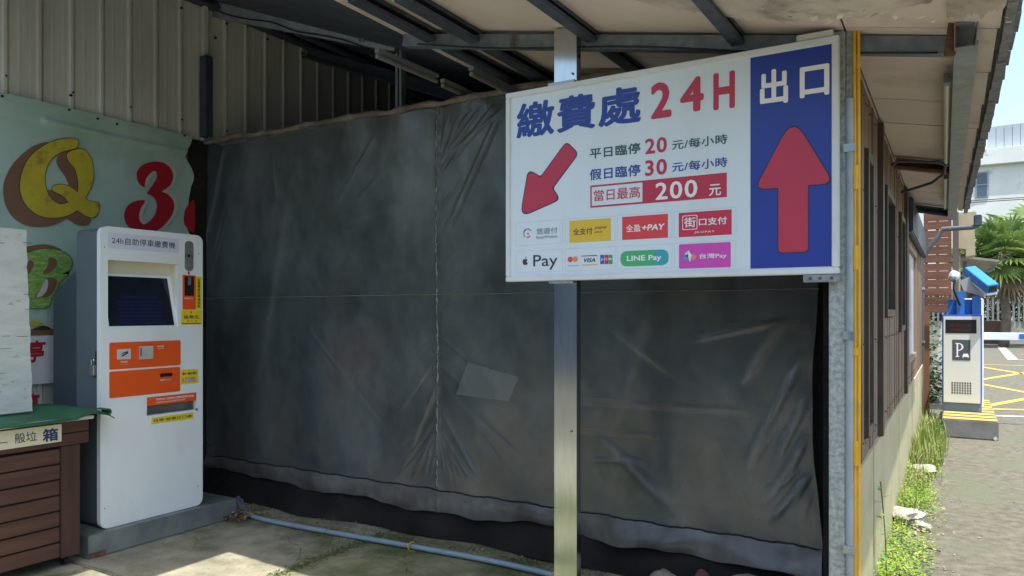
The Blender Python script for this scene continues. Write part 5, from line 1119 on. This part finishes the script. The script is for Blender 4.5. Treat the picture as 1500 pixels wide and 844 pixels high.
gr.build('tall_grass', GRS, kind='stuff')
dr = MB()
for i in range(900):
    y = rn.uniform(3.2, 10.5); x = RX+.02+abs(rn.gauss(0, .10)); litter(dr, x, y, rn.uniform(.0, .02), rn.uniform(.006, .02))
for i in range(120):
    y = rn.uniform(5.5, 10.3); x = RX+.03+abs(rn.gauss(0, .10)); h_ = rn.uniform(.1, .3); a = rn.uniform(0, 6.28)
    dr.tube([(x, y, -.01), (x+.3*h_*math.cos(a), y+.3*h_*math.sin(a), h_*.6), (x+.6*h_*math.cos(a), y+.6*h_*math.sin(a), h_*.75)], .0018, 4)
dr.build('dry_stems_and_litter', mat('straw', (.30, .24, .13), (.42, .36, .22), rough=.9, scale=20), kind='stuff')
def seedling(px, py, hgt, seed, lab, n_=14, s=.05, lean=(.03, .02), Xp=None):
    r2 = random.Random(seed); b0 = at(px, py, X=Xp) if Xp is not None else at(px, py, Z=0); b0.z = -.01
    t_ = thing('seedling', lab, 'plant', b0, 'young leafy plants along the wall base'); top = b0+Vector((lean[0], lean[1], hgt))
    stp = [b0, b0.lerp(top, .5)+Vector((.008, 0, 0)), top]; MB().tube(smoothline(stp, 4), [.0035]*9, 6).build('stem', mat('green_stem', (.12, .16, .05), rough=.6), t_)
    lm = MB()
    for i in range(n_):
        f_ = .25+.75*i/n_; c = b0.lerp(top, f_); a = i*2.4+r2.uniform(-.3, .3); leaf(lm, c, s*r2.uniform(.7, 1.3), a, r2.uniform(-.2, .5), .62)
    lm.build('leaves', mat('young_leaf', (.12, .30, .07), (.22, .42, .10), rough=.5, scale=20, trans=.3), t_)
seedling(1299, 870, .56, 1, 'tall thin seedling against the beige base nearest the corner post', 16, .045, (-.03, .03))
seedling(1372, 905, .13, 2, 'low broad leaved seedling at the edge of the asphalt', 9, .055, (.03, .05))
seedling(1335, 760, .22, 4, 'small seedling beside the pale concrete lump', 10, .04)
seedling(1372, 655, .30, 6, 'thin seedling in front of the striped island', 12, .045)
ROCK = mat('pale_concrete_lump', (.26, .25, .21), (.42, .40, .34), rough=.95, scale=14, bump=.7, bscale=40)
for i, (px, py, r, lab) in enumerate(((1327, 764, .098, 'largest pale concrete lump among the weeds'), (1350, 774, .045, 'small pale lump touching the largest one'), (1352, 694, .085, 'flat pale lump halfway along the weed strip'), (1334, 684, .06, 'pale lump against the beige base halfway along'), (1362, 660, .07, 'round pale lump just before the tall grass'), (1346, 655, .06, 'pale lump at the foot of the tall grass'))):
    c = at(px, py, Z=0); o = MB().lump((c.x, c.y, r*.32), (r*1.15, r*1.3, r*.62), 40+i, 3, .35).build('concrete_lump', ROCK, smooth=True); o['label'] = lab; o['category'] = 'stone'; o['group'] = 'pale lumps in the weed strip'
pbl = MB()
for i in range(90):
    c = at(rn.uniform(1345, 1500), rn.uniform(650, 850), Z=0)
    if c.x > 1.6: continue
    if i % 3: c.x = -.08+rn.gauss(0, .06)
    s = rn.uniform(.002, .008); pbl.lump((c.x, c.y, -.010+s*.4), (s, s*1.2, s*.7), i, 1, .3)
pbl.build('loose_gravel', mat('grey_gravel', (.22, .21, .18), (.40, .38, .33), rough=.95, scale=14), kind='stuff')
o = MB().tube([at(1344, 800, Z=.0), at(1361, 803, Z=.004), at(1378, 808, Z=.0)], .005, 6).build('twig', WOODV); o['label'] = 'thin dark twig lying on the asphalt by the weeds'; o['category'] = 'twig'

# ---------------------------------------------------------------- background beyond the gate
FY = 42.0                                    # fence line
fx0, fx1 = at(1425, 450, Y=FY).x, at(1600, 450, Y=FY).x
fz0, fz1 = at(1470, 471, Y=FY).z, at(1470, 427, Y=FY).z
fn = thing('slat_fence', 'dark and pale vertical slat fence on a low concrete wall across the car park', 'fence', ((fx0+fx1)/2, FY, 0))
MB().box(fx0-7, fx1+8, FY, FY+.3, -.02, fz0).build('low_wall', mat('stained_concrete_wall', (.30, .30, .27), (.40, .40, .36), rough=.9, scale=2, dirt=(.12, .13, .10), dscale=1.5), fn)
FS = mat('pale_slat', (.26, .28, .27), (.20, .22, .21), rough=.6, scale=5); sl0 = None; xx = fx0-6
while xx < fx1+2:
    if sl0 is None: sl0 = MB().box(xx, xx+.09, FY-.06, FY-.03, fz0+.02, fz1).build('slat', FS, fn)
    else: piece(sl0, (xx+.045, FY-.045, fz0+.02), fn)
    xx += .205
MB().box(fx0-7, fx1+8, FY-.03, FY+.02, fz0+.35, fz0+.43).box(fx0-7, fx1+8, FY-.03, FY+.02, fz1-.45, fz1-.37).build('rail', STEEL_DARK, fn)
pt = thing('planter_box', 'brown planter box in front of the far fence', 'planter', at(1462, 485, Y=FY-1.5)); q = at(1440, 470, Y=FY-1.5); r_ = at(1476, 488, Y=FY-1.5)
MB().box(q.x, r_.x, FY-2.0, FY-1.3, -.01, q.z).build('box', mat('planter_brown', (.16, .09, .06), (.10, .06, .045), rough=.8, scale=2), pt, bevel=.02)
# dark shrub band behind slats
LF = mat('dark_foliage', (.035, .065, .025), (.07, .11, .04), rough=.6, scale=3, trans=.2)
hb = MB(); rn = random.Random(77)
for i in range(18000):
    x = rn.uniform(fx0-7, fx1+3); z = rn.uniform(.8, 2.6+.5*noise.noise(Vector((x*.8, 0, 0)))); y = FY+.6+rn.uniform(0, 1.4); leaf(hb, Vector((x, y, z)), rn.uniform(.12, .28), rn.uniform(0, 6.28), rn.uniform(-.8, .8), .5)
hb.build('hedge_foliage', LF, kind='stuff')
# white building
BYd = 52.0
WBM = mat('stained_white_render', (.62, .65, .62), (.72, .74, .72), rough=.85, scale=.5, dirt=(.30, .31, .28), dscale=1.2, dlim=(.58, .72))
wh = thing('white_building', 'weathered white rendered building with a blue grey roof beyond the fence', 'building', (at(1480, 400, Y=BYd).x, BYd, 0))
x0_ = at(1436, 300, Y=BYd).x; x1_ = at(1680, 300, Y=BYd).x
MB().box(x0_-14, x1_, BYd, BYd+10, -.02, at(1480, 240, Y=BYd).z).build('wall', WBM, wh)
zt1 = at(1480, 240, Y=BYd).z; zt2 = at(1480, 216, Y=BYd).z
MB().box(x0_-.2, x1_+.3, BYd-.35, BYd+10.2, zt1+.003, zt2).build('parapet', WBM, wh, bevel=.03)
RFM = mat('blue_grey_roof_sheet', (.34, .40, .46), (.42, .48, .53), rough=.5, scale=1); xx = x0_+.4; rf0 = None
while xx < x1_:
    hgt = at(1480, 182, Y=BYd).z - .02*(xx-x0_)
    MB().box(xx, xx+.38, BYd+.2+.03*(1 if int(xx*10) % 2 else 0), BYd+1.0, zt2+.003, hgt+ .18*(xx-x0_)*.25).build('roof_sheet', RFM, wh); xx += .40
a = at(1429, 290, Y=BYd); b_ = at(1448, 251, Y=BYd)
wf = MB().box(a.x, b_.x, BYd-.08, BYd-.002, a.z, b_.z).build('window', mat('window_frame_grey', (.28, .32, .36), rough=.5), wh, bevel=.01)
mzz = (a.z+b_.z)/2
for z0_, z1_ in ((a.z+.08, mzz-.04), (mzz+.04, b_.z-.08)): MB().box(a.x+.08, b_.x-.08, BYd-.10, BYd-.081, z0_, z1_).build('pane', mat('blue_pane', (.06, .10, .15), rough=.15), wf)
for i, (u0, u1, v0, v1) in enumerate(((1455, 1474, 255, 292), (1512, 1540, 255, 292), (1470, 1500, 330, 372))):
    if i == 0: continue
    a = at(u0, v1, Y=BYd); b_ = at(u1, v0, Y=BYd); wf = MB().box(a.x, b_.x, BYd-.08, BYd-.002, a.z, b_.z).build('window', mat('window_frame_grey', (.28, .32, .36)), wh); MB().box(a.x+.1, b_.x-.1, BYd-.10, BYd-.081, a.z+.1, b_.z-.1).build('pane', mat('blue_pane', (.06, .10, .15)), wf)
for j_ in range(2):
    o = MB().tube([(x0_-6, BYd-3-j_, at(1450, 292+6*j_, Y=BYd-3).z), ((x0_+x1_)/2, BYd-3-j_, at(1480, 288+6*j_, Y=BYd-3).z-.1), (x1_+6, BYd-3-j_, at(1480, 282+6*j_, Y=BYd-3).z)], .025, 5).build('overhead_cable', BLACK); o['label'] = ('upper', 'lower')[j_]+' thin cable strung in front of the white building'; o['category'] = 'cable'
# fan palms
PF = mat('palm_leaf', (.09, .17, .05), (.30, .40, .12), rough=.5, scale=1.2, trans=.3); PDRY = mat('dry_palm_leaf', (.20, .15, .08), (.12, .09, .05), rough=.8, scale=2); TRK = mat('palm_trunk', (.10, .08, .06), (.17, .14, .10), rough=.95, scale=6, bump=.6)
def palm(px, py, Y, nfr, R, seed, lab):
    r2 = random.Random(seed); c = at(px, py, Y=Y); t_ = thing('fan_palm', lab, 'palm tree', (c.x, Y, 0), 'fan palms across the car park')
    MB().tube([(c.x+.1*math.sin(k*.7), Y, c.z*k/8) for k in range(9)], [.19-.008*k for k in range(9)], 12).build('trunk', TRK, t_, smooth='all')
    for i in range(nfr):
        az = i*2.399+r2.uniform(-.3, .3); el = r2.uniform(-.75, 1.25) if i < nfr*.85 else r2.uniform(-1.3, -.9)
        d = Vector((math.cos(az)*math.cos(el), math.sin(az)*math.cos(el), math.sin(el))); sd_ = Vector((-math.sin(az), math.cos(az), 0)); up_ = sd_.cross(d)
        L1 = R*r2.uniform(.45, .65); hub = c+d*L1-Vector((0, 0, .10*L1)); mb = MB(); mb.tube([c, c+d*L1*.5, hub], .018, 4, False)
        for k in range(17):
            a = (k-8)/8*1.9; v = (d*math.cos(a)+sd_*math.sin(a)).normalized(); ll = R*.62*r2.uniform(.85, 1.1)*(1-.25*abs(a)/1.9); q1 = hub+v*ll*.55+up_*.03; q2 = hub+v*ll-Vector((0, 0, .22*ll)); pw_ = d.cross(up_)*0+v.cross(up_)*.06
            mb.add([hub, q1-pw_, q2, q1+pw_], [(0, 1, 2), (0, 2, 3)])
        mb.build('frond', PF if i < nfr*.85 else PDRY, t_)
palm(1470, 372, 36.0, 46, 1.75, 5, 'fan palm rising directly behind the gate camera'); palm(1515, 350, 38.0, 40, 2.0, 9, 'fan palm farther right, cut by the picture edge'); palm(1424, 385, 37.0, 26, 1.3, 12, 'small fan palm half hidden by the eave end')
# green shrub and white leaning slab seen past the screen
o = MB().obox(at(1367, 530, Y=14)-Vector((0, 0, .3)), (.12, 0, 0), (0, .1, 0), (.12, 0, .95)).build('white_slab', WB); o['label'] = 'white slab leaning beyond the timber screen'; o['category'] = 'slab'
sb_ = MB(); c = at(1372, 560, Y=13.5)
for i in range(1500): leaf(sb_, Vector((c.x-.22+rn.gauss(0, .16), 13.5+rn.gauss(0, .25), abs(rn.gauss(.0, .55)))), rn.uniform(.06, .14), rn.uniform(0, 6.28), rn.uniform(-.8, .8), .5)
sb_.build('shrub_foliage', LF, kind='stuff')
